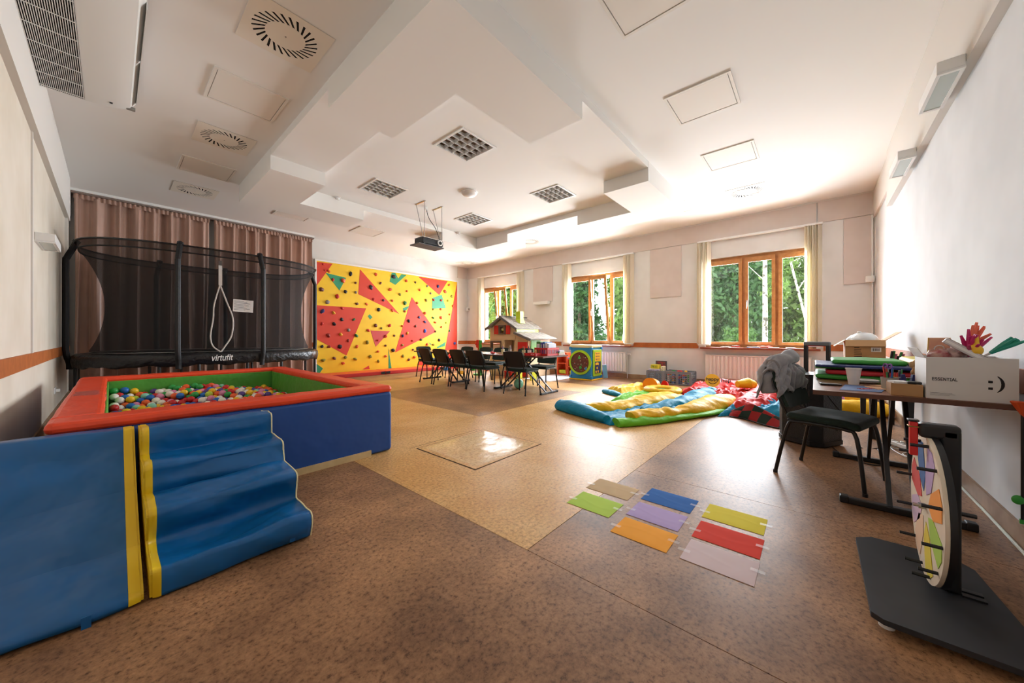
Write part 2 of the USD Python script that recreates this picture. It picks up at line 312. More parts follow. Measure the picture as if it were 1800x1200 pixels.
def crown(cx, cy, z0, z1, rad, k=26):
    def fn(r, n):
        a, q = r.uniform(0, 6.283, k), rad*.55*np.sqrt(r.uniform(0, 1, k)); c = np.c_[q*np.cos(a), q*np.sin(a), r.uniform(z0 + rad*.3, z1 - rad*.3, k)]
        q = c[r.integers(0, k, n)]; d = r.normal(size=(n, 3)); d /= np.linalg.norm(d, axis=1, keepdims=True)
        return q + d * rad * r.uniform(.15, .42, (n, 1)) * [1, 1, .7] + [cx, cy, 0]
    return fn
def tree(x, y, h, rad, low, k, label, birch=False, lean=0, n=4200, seed=0, r0=.14):
    t = thing('birch_tree' if birch else 'tree', label, 'tree')
    P = [(x + lean*s*s*h*.12, y + lean*s*h*.25, -.299 + s*h) for s in np.linspace(0, 1, 9)]
    obj('trunk', tube(P, np.linspace(r0, .03, 9), 10), BIRCH if birch else BARK, t, smooth=True)
    rr = np.random.default_rng(seed)
    obj('branch', [tube([P[i], (P[i][0]+rr.normal(0, .7), P[i][1]+rr.normal(0, .7), P[i][2]+.7)], [.02, .006], 6) for i in range(3, 8)], BIRCH if birch else BARK, t)
    obj('foliage', leaves(n, crown(x + lean*.4, y + lean*h*.18, low, h, rad, 34 if x < 16 else 70), .085 if x < 16 else .16, seed), LEAF[k], t, kind='stuff', smooth=False)
def bush(x, y, h, rad, k, label, n=2600, seed=0):
    t = thing('bush', label, 'bush')
    obj('stem', [tube([(x, y, -.299), (x + rad*.4*math.cos(q), y + rad*.4*math.sin(q), h*.6)], [.03, .01], 6) for q in (0, 2, 4)], BARK, t)
    obj('foliage', leaves(n, crown(x, y, -.2, h, rad, 22), .075, seed), LEAF[k], t, kind='stuff', smooth=False)
tree(14.0, 1.23, 8.5, .95, 3.4, 0, 'white barked birch standing close behind the nearest window', True, .0, 2600, 1, .085)
tree(15.6, -.15, 8, .8, 2.4, 2, 'slim leaning birch behind the right pane of the nearest window', True, .8, 2400, 2, .04)
tree(14.5, 6.4, 9, 1.2, 2.6, 0, 'slanting white birch behind the middle pane of the middle window', True, -.6, 3000, 5, .075)
W3, W2, W1 = 'nearest window', 'middle window', 'farthest window'
rows = [(19.5, -1.3, 1.9, 0, f'broad green tree in the first row right of the {W3} birches'), (19.5, 2.9, 1.95, 1, f'dark tree in the first row behind the left pane of the {W3}'), (19.0, 7.3, 1.9, 2, f'pale green tree in the first row behind the right pane of the {W2}'), (19.5, 11.3, 1.9, 1, f'dark dense tree in the first row behind the left pane of the {W2}'),
    (17.0, 15.4, 1.8, 2, f'pale tree in the first row behind the right pane of the {W1}'), (18.0, 19.6, 1.9, 0, f'green tree in the first row behind the left pane of the {W1}'), (23.6, .8, 1.95, 2, f'pale tree in the second row behind the {W3}, right side'), (23.6, 5.0, 1.95, 1, f'dark tree in the second row behind the {W3}, left side'), (23.6, 9.3, 1.95, 0, f'green tree in the second row behind the middle pane of the {W2}'),
    (23.6, 13.6, 1.95, 1, f'dark tree in the second row left of the {W2} view'), (22.0, 18.2, 1.9, 1, f'dark tree in the second row behind the middle of the {W1}'), (22.5, 22.8, 1.95, 2, f'pale tree in the second row behind the left edge of the {W1}'), (28.0, -1.4, 2.1, 1, f'tall back row tree at the right of the {W3} view'), (28.0, 3.0, 2.1, 0, f'tall back row tree in the centre of the {W3} view'),
    (28.0, 7.4, 2.1, 1, f'tall back row tree at the left of the {W3} view'), (28.0, 11.9, 2.1, 2, f'tall pale back row tree in the right half of the {W2} view'), (28.0, 16.4, 2.1, 1, f'tall dark back row tree in the left half of the {W2} view'), (27.0, 21.0, 2.1, 0, f'tall back row tree at the right of the {W1} view'), (27.0, 25.6, 2.1, 1, f'tall back row tree at the left of the {W1} view')]
for i, (x, y, r, k, lb) in enumerate(rows): tree(x, y, 9.5 + .6*(i % 3), r, -.2, k, lb, False, 0, 9500, 40+i)
bush(13.0, -.75, 2.3, .8, 2, 'yellow green bush in the right pane of the nearest window', 3400, 21)
bush(16.4, 2.3, 1.5, .8, 0, 'low bush beside the birch behind the nearest window', 2400, 22)
bush(16.2, 8.3, 1.3, .8, 1, 'low dark bush behind the middle window', 2400, 23)
bush(14.4, 12.4, 1.6, .8, 2, 'low pale bush behind the farthest window', 2400, 24)
# ---------------------------------------------------------------- on the ceiling and the walls
VENT = mat('vent_cream', '#eee7da', .6); PANEL = mat('access_panel', '#ebe5dc', .75); PGREY = mat('panel_joint', '#a9a196', .8)
def diffuser(label):
    t = thing('swirl_diffuser', label, 'air vent', group='swirl diffusers in the ceiling')
    pl = Polygon([(-.29, -.29), (.29, -.29), (.29, .29), (-.29, .29)])
    sl = []
    for i in range(26):
        a = i / 26 * 2 * math.pi
        pts = [(r_ * math.cos(a + s * .0095 / r_ + (.22 - r_) * 3.2) , r_ * math.sin(a + s * .0095 / r_ + (.22 - r_) * 3.2)) for r_, s in ((.145, -1), (.235, -1), (.235, 1), (.145, 1))]
        q = Polygon(pts); sl.append(q); pl = pl.difference(q)
    obj('face_plate', prism(pl, -.0055, -.0035), VENT, t, smooth=False)
    obj('plenum', box(-.285, -.285, -.0034, .285, .285, 0), DARK, t, smooth=False)
    obj('centre_screw', cyl(0, 0, -.008, -.0056, .006, 8), METAL, t)
    return t
v0 = diffuser('large round slotted air vent nearest the ceiling air conditioner')
v0.GetAttribute('xformOp:translate').Set(Gf.Vec3d(.975, 3.4, Z1))
for (x, y), lb in {(.965, 5.79): 'middle of the three round slotted air vents along the left ceiling strip', (.965, 8.2): 'round slotted air vent right in front of the brown curtain',
        (7.36, .91): 'round slotted air vent over the nearest window', (7.4, 5.79): 'round slotted air vent half behind the ceiling step by the windows',
        (8.1, 9.1): 'round slotted air vent in the far ceiling corner'}.items(): dup(v0, (x, y, Z1), 0, lb)
def panel(x, y, label, first=[None]):
    if first[0]: return dup(first[0], (x, y, Z1), 0, label)
    t = first[0] = thing('access_panel', label, 'ceiling panel', (x, y, Z1), group='flush square panels in the ceiling')
    fr = prism(Polygon([(-.31, -.31), (.31, -.31), (.31, .31), (-.31, .31)]).difference(Polygon([(-.285, -.285), (.285, -.285), (.285, .285), (-.285, .285)])), -.012, 0)
    obj('panel_frame', fr, PANEL, t, smooth=False); obj('joint', box(-.285, -.285, -.003, .285, .285, 0), PGREY, t, smooth=False); obj('panel_door', box(-.278, -.278, -.009, .278, .278, -.003), PANEL, t, smooth=False)
for x, y, lb in ((.95, 4.58, 'square ceiling panel between the two nearest left air vents'), (.96, 7.0, 'square ceiling panel between the two farther left air vents'),
        (2.57, .93, 'square ceiling panel cut by the top edge of the picture'), (4.2, .92, 'square ceiling panel in the middle of the right ceiling strip'), (5.77, .91, 'square ceiling panel next to the vent over the nearest window'),
        (4.09, 8.22, 'square ceiling panel in front of the climbing wall top'), (2.5, 8.22, 'square ceiling panel above the right end of the curtain'),
        (7.37, 4.6, 'square ceiling panel above the middle window'), (7.37, 2.15, 'square ceiling panel half hidden behind the near right ceiling step')): panel(x, y, lb)
MIRROR = mat('mirror_louvre', '#d9d6d2', .35); TUBEM = mat('lamp_tube', '#e9e5da', .4)
def louvre(x, y, label, first=[None]):
    if first[0]: return dup(first[0], (x, y, Z1), 0, label)
    t = first[0] = thing('louvre_light', label, 'ceiling light', (x, y, Z1), group='recessed louvre lights')
    obj('lamp_frame', prism(Polygon([(-.3, -.3), (.3, -.3), (.3, .3), (-.3, .3)]).difference(Polygon([(-.272, -.272), (.272, -.272), (.272, .272), (-.272, .272)])), -.012, -.001), WHITE, t, smooth=False)
    obj('reflector', [box(-.275, -.275, .085, .275, .275, .09), box(-.277, -.277, .0, -.273, .277, .09), box(.273, -.277, .0, .277, .277, .09), box(-.273, -.277, .0, .273, -.273, .09), box(-.273, .273, .0, .273, .277, .09)], mat('reflector_brown', '#6e5a48', .5), t, smooth=False)
    for k in range(4): obj('lamp_tube', T(trimesh.creation.cylinder(.013, .5, sections=10), -.2025+.135*k, 0, .07, rx=90), TUBEM, t)
    for k in range(5): obj('long_fin', box(-.273+.135*k, -.272, -.004, -.267+.135*k, .272, .045), MIRROR, t, smooth=False)
    for k in range(6): obj('cross_fin', box(-.27, -.273+.108*k, -.003, .27, -.267+.108*k, .038), MIRROR, t, smooth=False)
louvre(3.11, 3.54, 'recessed louvre light nearest the camera in the ceiling tray'); louvre(3.1, 5.64, 'left recessed louvre light beside the projector')
louvre(5.21, 3.55, 'right recessed louvre light on the window side of the tray'); louvre(5.19, 5.63, 'farthest recessed louvre light behind the round ceiling lamp')
t = thing('ceiling_lamp', 'round white ceiling lamp in the middle of the ceiling tray', 'ceiling light', (4.166, 4.623, Z1))
obj('lamp_base', cyl(0, 0, -.02, 0, .15, 32), WHITE, t); obj('dome', lathe([(0, -.075), (.06, -.07), (.11, -.055), (.14, -.02)], 32), WHITE, t, smooth=True)
for x, y, lb in ((2.73, 6.62, 'tiny white smoke detector on the left of the ceiling tray'), (5.58, 6.59, 'tiny white smoke detector in the far corner of the ceiling tray')):
    t = thing('smoke_detector', lb, 'smoke detector', (x, y, Z1)); obj('detector_base', cyl(0, 0, -.015, 0, .055), WHITE, t); obj('detector_head', cyl(0, 0, -.045, -.015, .028, r2=.042), WHITE, t)
# projector on its hanging frame
t = thing('projector', 'dark projector hanging on wire frames from the ceiling', 'projector', (4.06, 5.67, 2.80))
obj('projector_body', rbox(-.24, -.14, .03, .24, .14, .145, .02), mat('projector_grey', '#2b2c2f', .5), t); obj('top_cover', rbox(-.24, -.14, .146, .24, .14, .155, .004), WHITE, t)
obj('lens_ring', disc_y(.15, -.16, -.135, .09, .055), WHITE, t); obj('lens', disc_y(.15, -.165, -.158, .09, .033), BLACK, t)
obj('shelf', rbox(-.33, -.15, .0, .25, .15, .02, .006), mat('shelf_grey', '#5c5d60', .6), t)
for sx in (-.19, .21):
    obj('hanger', [tube([(sx, -.13, .02), (sx, -.13, Z1-2.8)], .006), tube([(sx, -.13, .02), (sx, .15, Z1-2.8)], .006), box(sx-.012, -.15, Z1-2.808, sx+.012, .17, Z1-2.8)], METAL, t)
obj('cable', tube(smooth_path([(.0, .1, .83), (.03, .05, .6), (.14, -.02, .4), (.2, -.08, .15)]), .006), BLACK, t); obj('plug', rbox(-.03, .08, .76, .03, .12, .82, .006), WHITE, t)
# air conditioner under the ceiling
AC = mat('ac_white', '#e9e7e1', .3); GRILLE = mat('ac_grille', '#8f8a82', .5)
t = thing('air_conditioner', 'white ceiling air conditioner with a long slatted grille, top left', 'air conditioner', (0, 0, 0))
prof = [(-.47, 3.45), (-.45, 3.4), (-.16, 3.395), (.02, 3.41), (.13, 3.45), (.17, 3.52), (.17, 3.6), (.1, Z1), (-.47, Z1)]
b = prism([(x, z) for x, z in prof], 0, 1.86); b.apply_transform(np.array([[1, 0, 0, 0], [0, 0, -1, 5.42], [0, 1, 0, 0], [0, 0, 0, 1.]]))
obj('housing', b, AC, t)
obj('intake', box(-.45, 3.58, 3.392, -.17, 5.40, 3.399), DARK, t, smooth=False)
for i in range(24): obj('grille_slat', box(-.446+.0117*i, 3.58, 3.384, -.441+.0117*i, 5.40, 3.392), AC, t, smooth=False)
for i in range(8): obj('grille_rib', box(-.45, 3.62+.247*i, 3.381, -.17, 3.627+.247*i, 3.385), AC, t, smooth=False)
for a, b_ in ((3.7, 4.53), (4.55, 5.38)): obj('louvre_flap', box(.1705, a, 3.465, .176, b_, 3.585), WHITE, t, smooth=False)
obj('end_trim', rbox(.10, 5.385, 3.44, .168, 5.424, 3.47, .004), GRILLE, t); obj('display', box(-.01, 5.30, 3.402, .01, 5.32, 3.409), BLACK, t, smooth=False)
# wall lamps and little boxes
GLASSG = mat('lamp_glass', '#bcc8c4', .2)
def wall_lamp(label, loc, rz):
    t = thing('wall_lamp', label, 'wall light', loc, rz)      # back on the plane y = 0, pointing to +y
    obj('lamp_body', rbox(-.275, 0, .012, .275, .125, .09, .006), WHITE, t)
    obj('rim', cat_([box(-.275, 0, 0, .275, .02, .012), box(-.275, .105, 0, .275, .125, .012), box(-.275, .02, 0, -.25, .105, .012), box(.25, .02, 0, .275, .105, .012)]), WHITE, t, smooth=False)
    obj('lens', box(-.25, .02, .004, .25, .105, .012), GLASSG, t, smooth=False); return t
wall_lamp('white box wall light with a glass underside, nearest on the right wall beam', (3.93, Y0+.055, 2.83), 0)
wall_lamp('second white box wall light on the right wall beam, nearer the window', (5.4, Y0+.055, 2.82), 0)
wall_lamp('white box wall light on the left wall beside the curtain', (X0, 5.88, 1.98), -90)
wall_lamp('white box wall light on the window wall between the two farther windows', (X1-.02, 6.35, 2.06), 90)
def wbox(label, x0, y0, z0, x1, y1, z1):
    t = thing('wall_sensor', label, 'sensor box'); obj('sensor_case', rbox(x0, y0, z0, x1, y1, z1, .008), WHITE, t); return t
t = wbox('small white box on a cable in the far corner', 8.66, 9.70, 2.03, 8.76, 9.82, 2.15); obj('cable', box(8.745, 9.8, 2.15, 8.755, 9.81, 3.5), WHITE, t, smooth=False)
obj('sensor_lens', rbox(8.68, 9.68, 2.06, 8.74, 9.70, 2.12, .008), PGREY, t)
t = wbox('small white box on the window wall next to the right corner', 8.66, -.78, 2.02, 8.75, -.67, 2.13); obj('cable', box(8.75, -.786, 2.05, 8.758, -.778, 2.2), WHITE, t, smooth=False)
t = thing('wall_socket', 'white wall socket low on the left wall behind the ball pit', 'socket', (X0, 7.35, .38)); obj('socket_plate', rbox(0, -.08, -.04, .012, .08, .04, .005), WHITE, t); obj('plug', rbox(.012, -.03, -.02, .05, .02, .02, .008), WHITE, t)
# radiators
RAD = mat('radiator_white', '#e9e6e0', .35)
def radiator(label, y0, y1):
    t = thing('radiator', label, 'radiator', (0, 0, 0)); x = X1-.1
    obj('radiator_panel', box(x, y0, .16, x+.05, y1, .66), RAD, t, smooth=False); obj('top_grille', box(x-.022, y0, .655, x+.06, y1, .672), RAD, t, smooth=False)
    n = int((y1-y0)/.075)
    for i in range(n): obj('rib', rbox(x-.022, y0+.010+.075*i, .17, x+.002, y0+.060+.075*i, .65, .01, 8), RAD, t)
    obj('wall_bracket', [box(x+.05, y0+.2, .3, X1, y0+.24, .6), box(x+.05, y1-.24, .3, X1, y1-.2, .6)], RAD, t, smooth=False)
    obj('valve', [T(trimesh.creation.cylinder(.02, .09, sections=12), x+.03, y0-.06, .62, rx=90), tube([(x+.03, y0-.02, .62), (x+.03, y0-.02, .0)], .009)], WHITE, t)
radiator('long white ribbed radiator under the nearest window', .05, 1.84); radiator('white ribbed radiator under the middle window behind the activity cube', 3.66, 5.42); radiator('white radiator under the farthest window behind the playhouse', 7.3, 8.95)
# curtain
CURT = mat('curtain_satin', '#b8917f', .42, '#b08a78', 2.5, sheen=.4); CBAND = mat('curtain_track', '#8b7a70', .8)
def curtain(label, x0, x1, seed, part):
    r = np.random.default_rng(seed); n = int((x1-x0)/.115); ph = np.cumsum(r.uniform(.7, 1.35, n)); ph = ph/ph[-1]
    kx = np.concatenate([[0], ph]); ka = np.arange(n+1)*math.pi
    def fn(u, v):
        a = np.interp(u, kx, ka); amp = .085*(.6+.4*np.sin(3.1*u*9+seed))*(.55+.45*v) + .014
        y = 9.72 - amp*np.sin(a)*1.0 - .012*np.sin(a*2.7+v*3); return np.c_[x0+(x1-x0)*u + .018*np.cos(a)*(.4+v) + .02*np.sin(v*5+u*20)*v, y, 3.52-3.5*v]
    t = thing('curtain', label, 'curtain'); obj('cloth', grid(fn, n*14, 26), CURT, t, smooth=True)
    obj('gathered_heading', grid(lambda u, v: np.c_[x0+(x1-x0)*u, 9.705-.03*np.abs(np.sin(u*n*6)), 3.558-.08*v], n*10, 4), CURT, t, smooth=True); return t
curtain('brown satin curtain panel behind the left half of the trampoline', X0+.05, 1.37, 3, 0); curtain('brown satin curtain panel behind the right half of the trampoline', 1.44, 3.37, 5, 1)
t = thing('curtain_track', 'narrow ceiling track above the brown curtains', 'curtain track'); obj('track_rail', box(X0, 9.60, 3.585, 3.4, 9.635, 3.626), CEIL, t, smooth=False); obj('track_lining', box(X0, 9.64, 3.56, 3.4, 9.8, 3.61), CBAND, t, smooth=False)
SHAPES = {
    'red': [[(3.51, 3.02), (3.91, 3.03), (3.51, 2.4)], [(4.66, 2.99), (4.61, 2.28), (5.9, 1.78)], [(3.51, 1.89), (4.84, 1.89), (4.28, 0.55), (3.52, 1.0)], [(6.35, 2.34), (7.31, 1.24), (5.76, 0.58)], [(6.6, 3.03), (7.8, 3.03), (7.44, 2.51)], [(8.23, 3.0), (8.23, 0.01), (7.58, 0.11)], [(4.73, 0.13), (4.92, 0.23), (4.95, 0.12)], [(6.55, 0.13), (6.64, 0.35), (6.96, 0.21), (7.03, 0.1)]],
    'dred': [[(4.97, 1.25), (5.59, 1.24), (5.13, 0.77)]],
    'green': [[(3.74, 2.76), (4.27, 2.7), (4.09, 2.33)], [(5.65, 3.03), (5.77, 3.04), (5.87, 2.88), (5.98, 3.03), (6.16, 3.03), (5.77, 2.67), (5.58, 2.75)], [(7.15, 2.38), (7.54, 2.53), (7.72, 2.08), (7.14, 2.02)], [(6.03, 1.97), (6.27, 2.05), (6.07, 1.82)], [(5.54, 0.71), (5.54, 0.11), (5.64, 0.1)], [(3.51, 0.36), (3.67, 0.23), (3.59, 0.12), (3.51, 0.13)], [(7.72, 0.89), (7.67, 0.74), (7.34, 0.67), (7.34, 0.71)], [(6.99, 0.89), (7.15, 0.8), (7.09, 0.8)], [(4.89, 1.67), (4.95, 1.72), (5.03, 1.64), (4.96, 1.57)]],
}
HOLDS = {
    'r': [(3.67, 2.98, 1), (3.71, 2.82, 1), (3.92, 2.6, 2), (4.03, 2.16, 3), (5.06, 2.17, 2), (4.16, 1.85, 2), (7.19, 2.32, 2), (7.51, 2.33, 2), (3.64, 1.41, 2), (4.9, 1.25, 2), (5.57, 1.41, 3), (5.44, 1.08, 3), (5.19, 0.96, 2), (6.37, 0.94, 2), (6.93, 0.81, 2)],
    'o': [(3.81, 2.82, 2), (4.18, 2.61, 3), (5.13, 2.91, 2), (5.59, 2.51, 3), (4.85, 2.01, 2), (6.15, 2.84, 3), (6.17, 2.51, 2), (6.64, 2.6, 2), (7.86, 2.9, 2), (7.68, 2.65, 3), (5.66, 2.17, 2), (6.55, 2.17, 2), (7.5, 2.02, 2), (6.1, 1.87, 2), (8.04, 2.17, 2), (5.66, 1.87, 2), (4.18, 0.34, 2), (4.57, 0.79, 2), (5.2, 0.63, 2), (5.44, 0.48, 2), (6.01, 1.41, 2), (6.44, 0.41, 3), (7.52, 1.4, 2), (7.51, 1.73, 3), (7.26, 1.56, 2), (7.88, 1.86, 2), (6.84, 1.85, 3)],
    'k': [(4.39, 2.82, 3), (4.25, 2.31, 3), (4.98, 2.51, 3), (5.37, 2.16, 2), (5.22, 1.87, 3), (5.71, 2.91, 4), (6.48, 2.83, 2), (4.15, 1.54, 2), (3.95, 1.41, 3), (3.64, 0.81, 2), (4.1, 0.8, 3), (6.24, 1.57, 3), (5.69, 0.65, 3), (6.69, 0.97, 2), (7.43, 0.95, 2)],
    'b': [(3.63, 2.31, 3), (4.53, 2.59, 2), (5.28, 2.67, 2), (4.57, 2.0, 2), (3.95, 0.49, 3), (5.13, 1.4, 3), (5.44, 0.8, 2), (6.49, 1.41, 2), (5.73, 1.1, 2), (7.27, 1.25, 2), (6.39, 0.65, 2), (6.24, 0.34, 2)],
    'g': [(4.54, 2.32, 2), (3.78, 1.99, 3), (6.94, 2.76, 2), (7.08, 2.53, 2), (4.33, 1.25, 3)],
    'n': [(3.65, 1.74, 3), (7.38, 2.8, 3), (6.62, 1.7, 2), (6.84, 1.56, 2), (6.02, 1.1, 3)],
    'y': [(3.94, 1.71, 2), (4.12, 1.13, 3), (6.19, 1.18, 2)],
    'v': [(7.98, 2.51, 2), (5.92, 2.39, 2), (6.9, 2.28, 2), (7.18, 2.0, 1), (3.67, 0.45, 3), (4.25, 0.5, 2), (4.87, 0.91, 3), (5.31, 1.32, 2), (4.96, 0.49, 3), (4.52, 0.44, 2), (5.21, 0.34, 2), (6.01, 0.81, 2), (6.03, 0.46, 2), (7.19, 0.8, 2)],
    'e': [(6.1, 2.13, 3), (4.48, 1.55, 2), (4.55, 1.1, 3), (7.88, 1.28, 2), (7.18, 1.71, 2)],
    'l': [(7.81, 2.34, 2), (7.73, 1.56, 2)],
    'd': [(3.8, 1.1, 3), (4.32, 0.96, 2), (3.82, 0.8, 2)],
    'u': [(6.85, 1.26, 3), (8.11, 0.83, 3)],
}

# ---------------------------------------------------------------- climbing wall, crash mats
YEL = mat('board_yellow', '#f7ca1c', .55, '#f1c218', 2); REDP = mat('board_red', '#d43a1e', .55); DREDP = mat('board_dark_red', '#c44540', .5); GREENP = mat('board_green', '#2b9468', .5)
cw = thing('climbing_wall', 'yellow climbing wall panel with red and green triangles and many holds', 'climbing wall')
obj('panel', box(3.51, 9.80, .02, 8.23, 9.85, 3.05), YEL, cw, smooth=False)
obj('panel_frame', [box(3.47, 9.78, .02, 3.51, 9.85, 3.09), box(3.51, 9.78, 3.05, 8.27, 9.85, 3.09), box(8.23, 9.78, .02, 8.27, 9.85, 3.05)], WHITE, cw, smooth=False)
for k, m in (('red', REDP), ('dred', DREDP), ('green', GREENP)):
    for p in SHAPES[k]:
        s = prism([(min(max(x, 3.515), 8.225), min(max(z, .03), 3.045)) for x, z in p], 0, .004)
        s.apply_transform(np.array([[1, 0, 0, 0], [0, 0, -1, 9.7999], [0, 1, 0, 0], [0, 0, 0, 1.]]))
        obj({'red': 'red_shape', 'dred': 'dark_red_shape', 'green': 'green_shape'}[k], s, m, cw, smooth=False)
HC = dict(r='#c02a24', o='#d8572a', k='#26242c', b='#6e3a2a', g='#8d837c', n='#2a3a72', y='#e0a52c', v='#8c8428', e='#2f7a42', l='#a9c43a', d='#8e2620', u='#3458b8')
r_ = np.random.default_rng(11); ico = trimesh.creation.icosphere(2)
for c, L in HOLDS.items():
    m = mat('hold_' + {'r': 'red', 'o': 'orange', 'k': 'black', 'b': 'brown', 'g': 'grey', 'n': 'navy', 'y': 'amber', 'v': 'olive', 'e': 'green', 'l': 'lime', 'd': 'dark_red', 'u': 'blue'}[c], HC[c], .45)
    for x, z, s in L:
        q = ico.copy(); a = .017 + .0125*s; q.apply_scale((a*r_.uniform(.75, 1.25), a*.7, a*r_.uniform(.7, 1.05)))
        v = q.vertices * (1 + .5*(meshkit.noise(q.vertices*38 + r_.uniform(0, 50, 3)) - .5))[:, None]; v[:, 1] = np.minimum(v[:, 1], .012)
        obj('climbing_hold', T(trimesh.Trimesh(v, q.faces, process=False), x, 9.788, z, ry=r_.uniform(0, 180)), m, cw, smooth=True)
VRED = mat('vinyl_red', '#c93230', .4, bump=.15, bscale=25); VORG = mat('vinyl_orange_red', '#e4502c', .42, bump=.12, bscale=18)
for i, (a, b) in enumerate(((3.42, 5.09), (5.11, 6.68), (6.70, 8.25))):
    t = thing('crash_mat', ['red crash mat under the left part of the climbing wall', 'middle red crash mat under the climbing wall', 'red crash mat under the right end of the climbing wall, behind the chairs'][i], 'mat')
    obj('mat_cover', rbox(a, 9.17, .0, b, 9.775, .095, .012), VRED, t); obj('mat_top', rbox(a+.008, 9.178, .096, b-.008, 9.77, .101, .002), VORG, t, smooth=False)
    for xx in ((b-.13, b-.004) if i == 0 else (a+.004, a+.13)) if False else (): pass
    xs_ = [b-.125] if i == 0 else ([a+.005] if i == 1 else [a+.3])
    for q in xs_: obj('strap', box(q, 9.160, .02, q+.12, 9.1695, .085), BLACK, t, smooth=False)

# ---------------------------------------------------------------- trampoline
TB = mat('foam_black', '#121214', .5, bump=.2, bscale=40); PADB = mat('pad_black', '#161619', .35, bump=.5, bscale=14, dist=.04)
NET = see('safety_net', '#0b0b0c', .62, .8); MATB = mat('jump_mat', '#0d0d0e', .7); GALV = mat('galvanised', '#9a9a98', .35, metal=1)
tp = thing('trampoline', 'black oval trampoline with a tall safety net in front of the brown curtain', 'trampoline')
TX, TY, HX, HY = 1.22, 8.08, 1.56, 1.04
def oval(a, k=1.0, e=2.7, dx=0.): 
    c, s = math.cos(a), math.sin(a); r = (abs(c)**e + abs(s)**e) ** (-1/e)
    return np.array([TX + (HX+dx)*k*r*c, TY + (HY+dx)*k*r*s])
ang = np.linspace(0, 2*math.pi, 97)[:-1]
def ovpts(z, dx=0., k=1.0): return [(*oval(a, k, dx=dx), z) for a in ang]
obj('frame_ring', tube(ovpts(.70, -.02), .024, 8, True), GALV, tp)
def padfn(u, v):
    out = []
    for a, t_ in zip(u*2*math.pi, v):
        prof = [(-.26, .795), (-.2, .815), (.0, .82), (.035, .79), (.045, .72), (.03, .64), (.0, .635)]
        f = t_*(len(prof)-1); i = min(int(f), len(prof)-2); q = f-i
        d = prof[i][0]*(1-q)+prof[i+1][0]*q; z = prof[i][1]*(1-q)+prof[i+1][1]*q
        x, y = oval(a, dx=d); out.append((x, y, z + (.012*math.sin(a*17)+.008*math.sin(a*41))*(1 if t_ > .6 else .3)))
    return np.array(out)
obj('edge_pad', grid(padfn, 193, 15), PADB, tp, smooth=True)
obj('jump_mat', prism([tuple(oval(a, dx=-.28)) for a in ang], .755, .76), MATB, tp, smooth=False)
top = 2.42
obj('top_ring', tube(ovpts(top, .0), .014, 6, True), BLACKM, tp)
def netfn(u, v):
    out = []
    for a, t_ in zip(u*2*math.pi, v):
        side = abs(math.cos(a))**3
        d = -.03 - .16*math.sin(math.pi*min(1, t_*1.05))**.8*(.35+.9*side) - .10*t_
        x, y = oval(a, dx=d); out.append((x, y, top-.09 - (top-.09-.80)*t_))
    return np.array(out)
obj('net', grid(netfn, 161, 24), NET, tp, smooth=True)
obj('net_sleeve', grid(lambda u, v: np.array([(*oval(a, dx=-.01-.02*t_), top+.005-.10*t_) for a, t_ in zip(u*2*math.pi, v)]), 161, 3), see('net_sleeve_cloth', '#0b0b0c', .75, .8), tp, smooth=True)
obj('net_hem', tube(ovpts(top-.095, -.03), .011, 6, True), BLACK, tp); obj('net_rod', tube(ovpts(.835, -.13), .006, 6, True), GALV, tp)
pa = []
for px_, py_ in ((.64, 7.0), (1.66, 7.02), (-.42, 8.08), (2.86, 8.08), (.55, 9.16), (1.55, 9.16)):
    a = math.atan2((py_-TY)/HY, (px_-TX)/HX)
    lo = [a_ for a_ in np.linspace(0, 2*math.pi, 721)]; best = min(lo, key=lambda q: np.hypot(*(oval(q, dx=.075)-np.array([px_, py_])))); pa.append(best)
    o = lambda z, d: (*oval(best, dx=d), z)
    obj('pole', tube(smooth_path([o(.60, .05), o(.70, .055), o(.88, .085), o(1.5, .085), o(2.12, .085), o(2.2, .075), o(2.36, .015), o(2.44, -.01)], 4), .034, 10), TB, tp)
    obj('pole_cap', tube([o(2.43, -.005), o(2.46, -.02)], .04, 10), BLACK, tp)
for a in (-2.05, -1.1, 1.1, 2.05, .25, -.25, math.pi-.25, math.pi+.25):
    x, y = oval(a, dx=.0)
    obj('leg', [tube([(x, y, .70), (x, y, .02)], .021, 10), cyl(x, y, 0, .03, .026, 12)], BLACKM, tp)
for a in (-1.6, 1.6): 
    x, y = oval(a, dx=0); obj('leg', tube(smooth_path([(x-.3, y, .70), (x-.28, y, .12), (x-.2, y, .025), (x+.2, y, .025), (x+.28, y, .12), (x+.3, y, .70)], 5), .02, 8), BLACKM, tp)
STR = mat('strap_white', '#cfc9c3', .7)
yz = lambda z: 7.165 + .11*math.sin(math.pi*min(1, max(0, (2.33-z)/1.5)))*.35 - .06
def strap(pts, w): return tube([(x, yz(z)-.02, z) for x, z in [tuple(p) for p in smooth_path([(a_, b_) for a_, b_ in pts], 5)]], w, 6)
obj('entry_zip', [box(1.112, yz(2.0)-.03, 1.88, 1.156, yz(2.0)-.022, 2.27)], STR, tp, smooth=False, label='white strap hanging over the net entrance')
obj('entry_cord', strap([(1.132, 1.89), (1.063, 1.571), (1.05, 1.35), (1.016, 1.083), (1.043, .924), (1.135, .83)], .011), STR, tp); obj('entry_cord', strap([(1.132, 1.89), (1.217, 1.627), (1.296, 1.358), (1.274, 1.084), (1.181, .9), (1.14, .83)], .011), STR, tp)
tx = text('virtufit', .085, .002); tx.vertices[:, 0] += .22*tx.vertices[:, 1]; tx.apply_scale((.74, 1, 1)); x0 = 1.0
obj('brand_lettering', T(tx, 1.0, oval(-math.pi/2, dx=.05)[1] - .008, .70, rx=90, rz=0), mat('print_white', '#e8e8e6', .5), tp, smooth=False, label='white brand lettering on the edge pad')
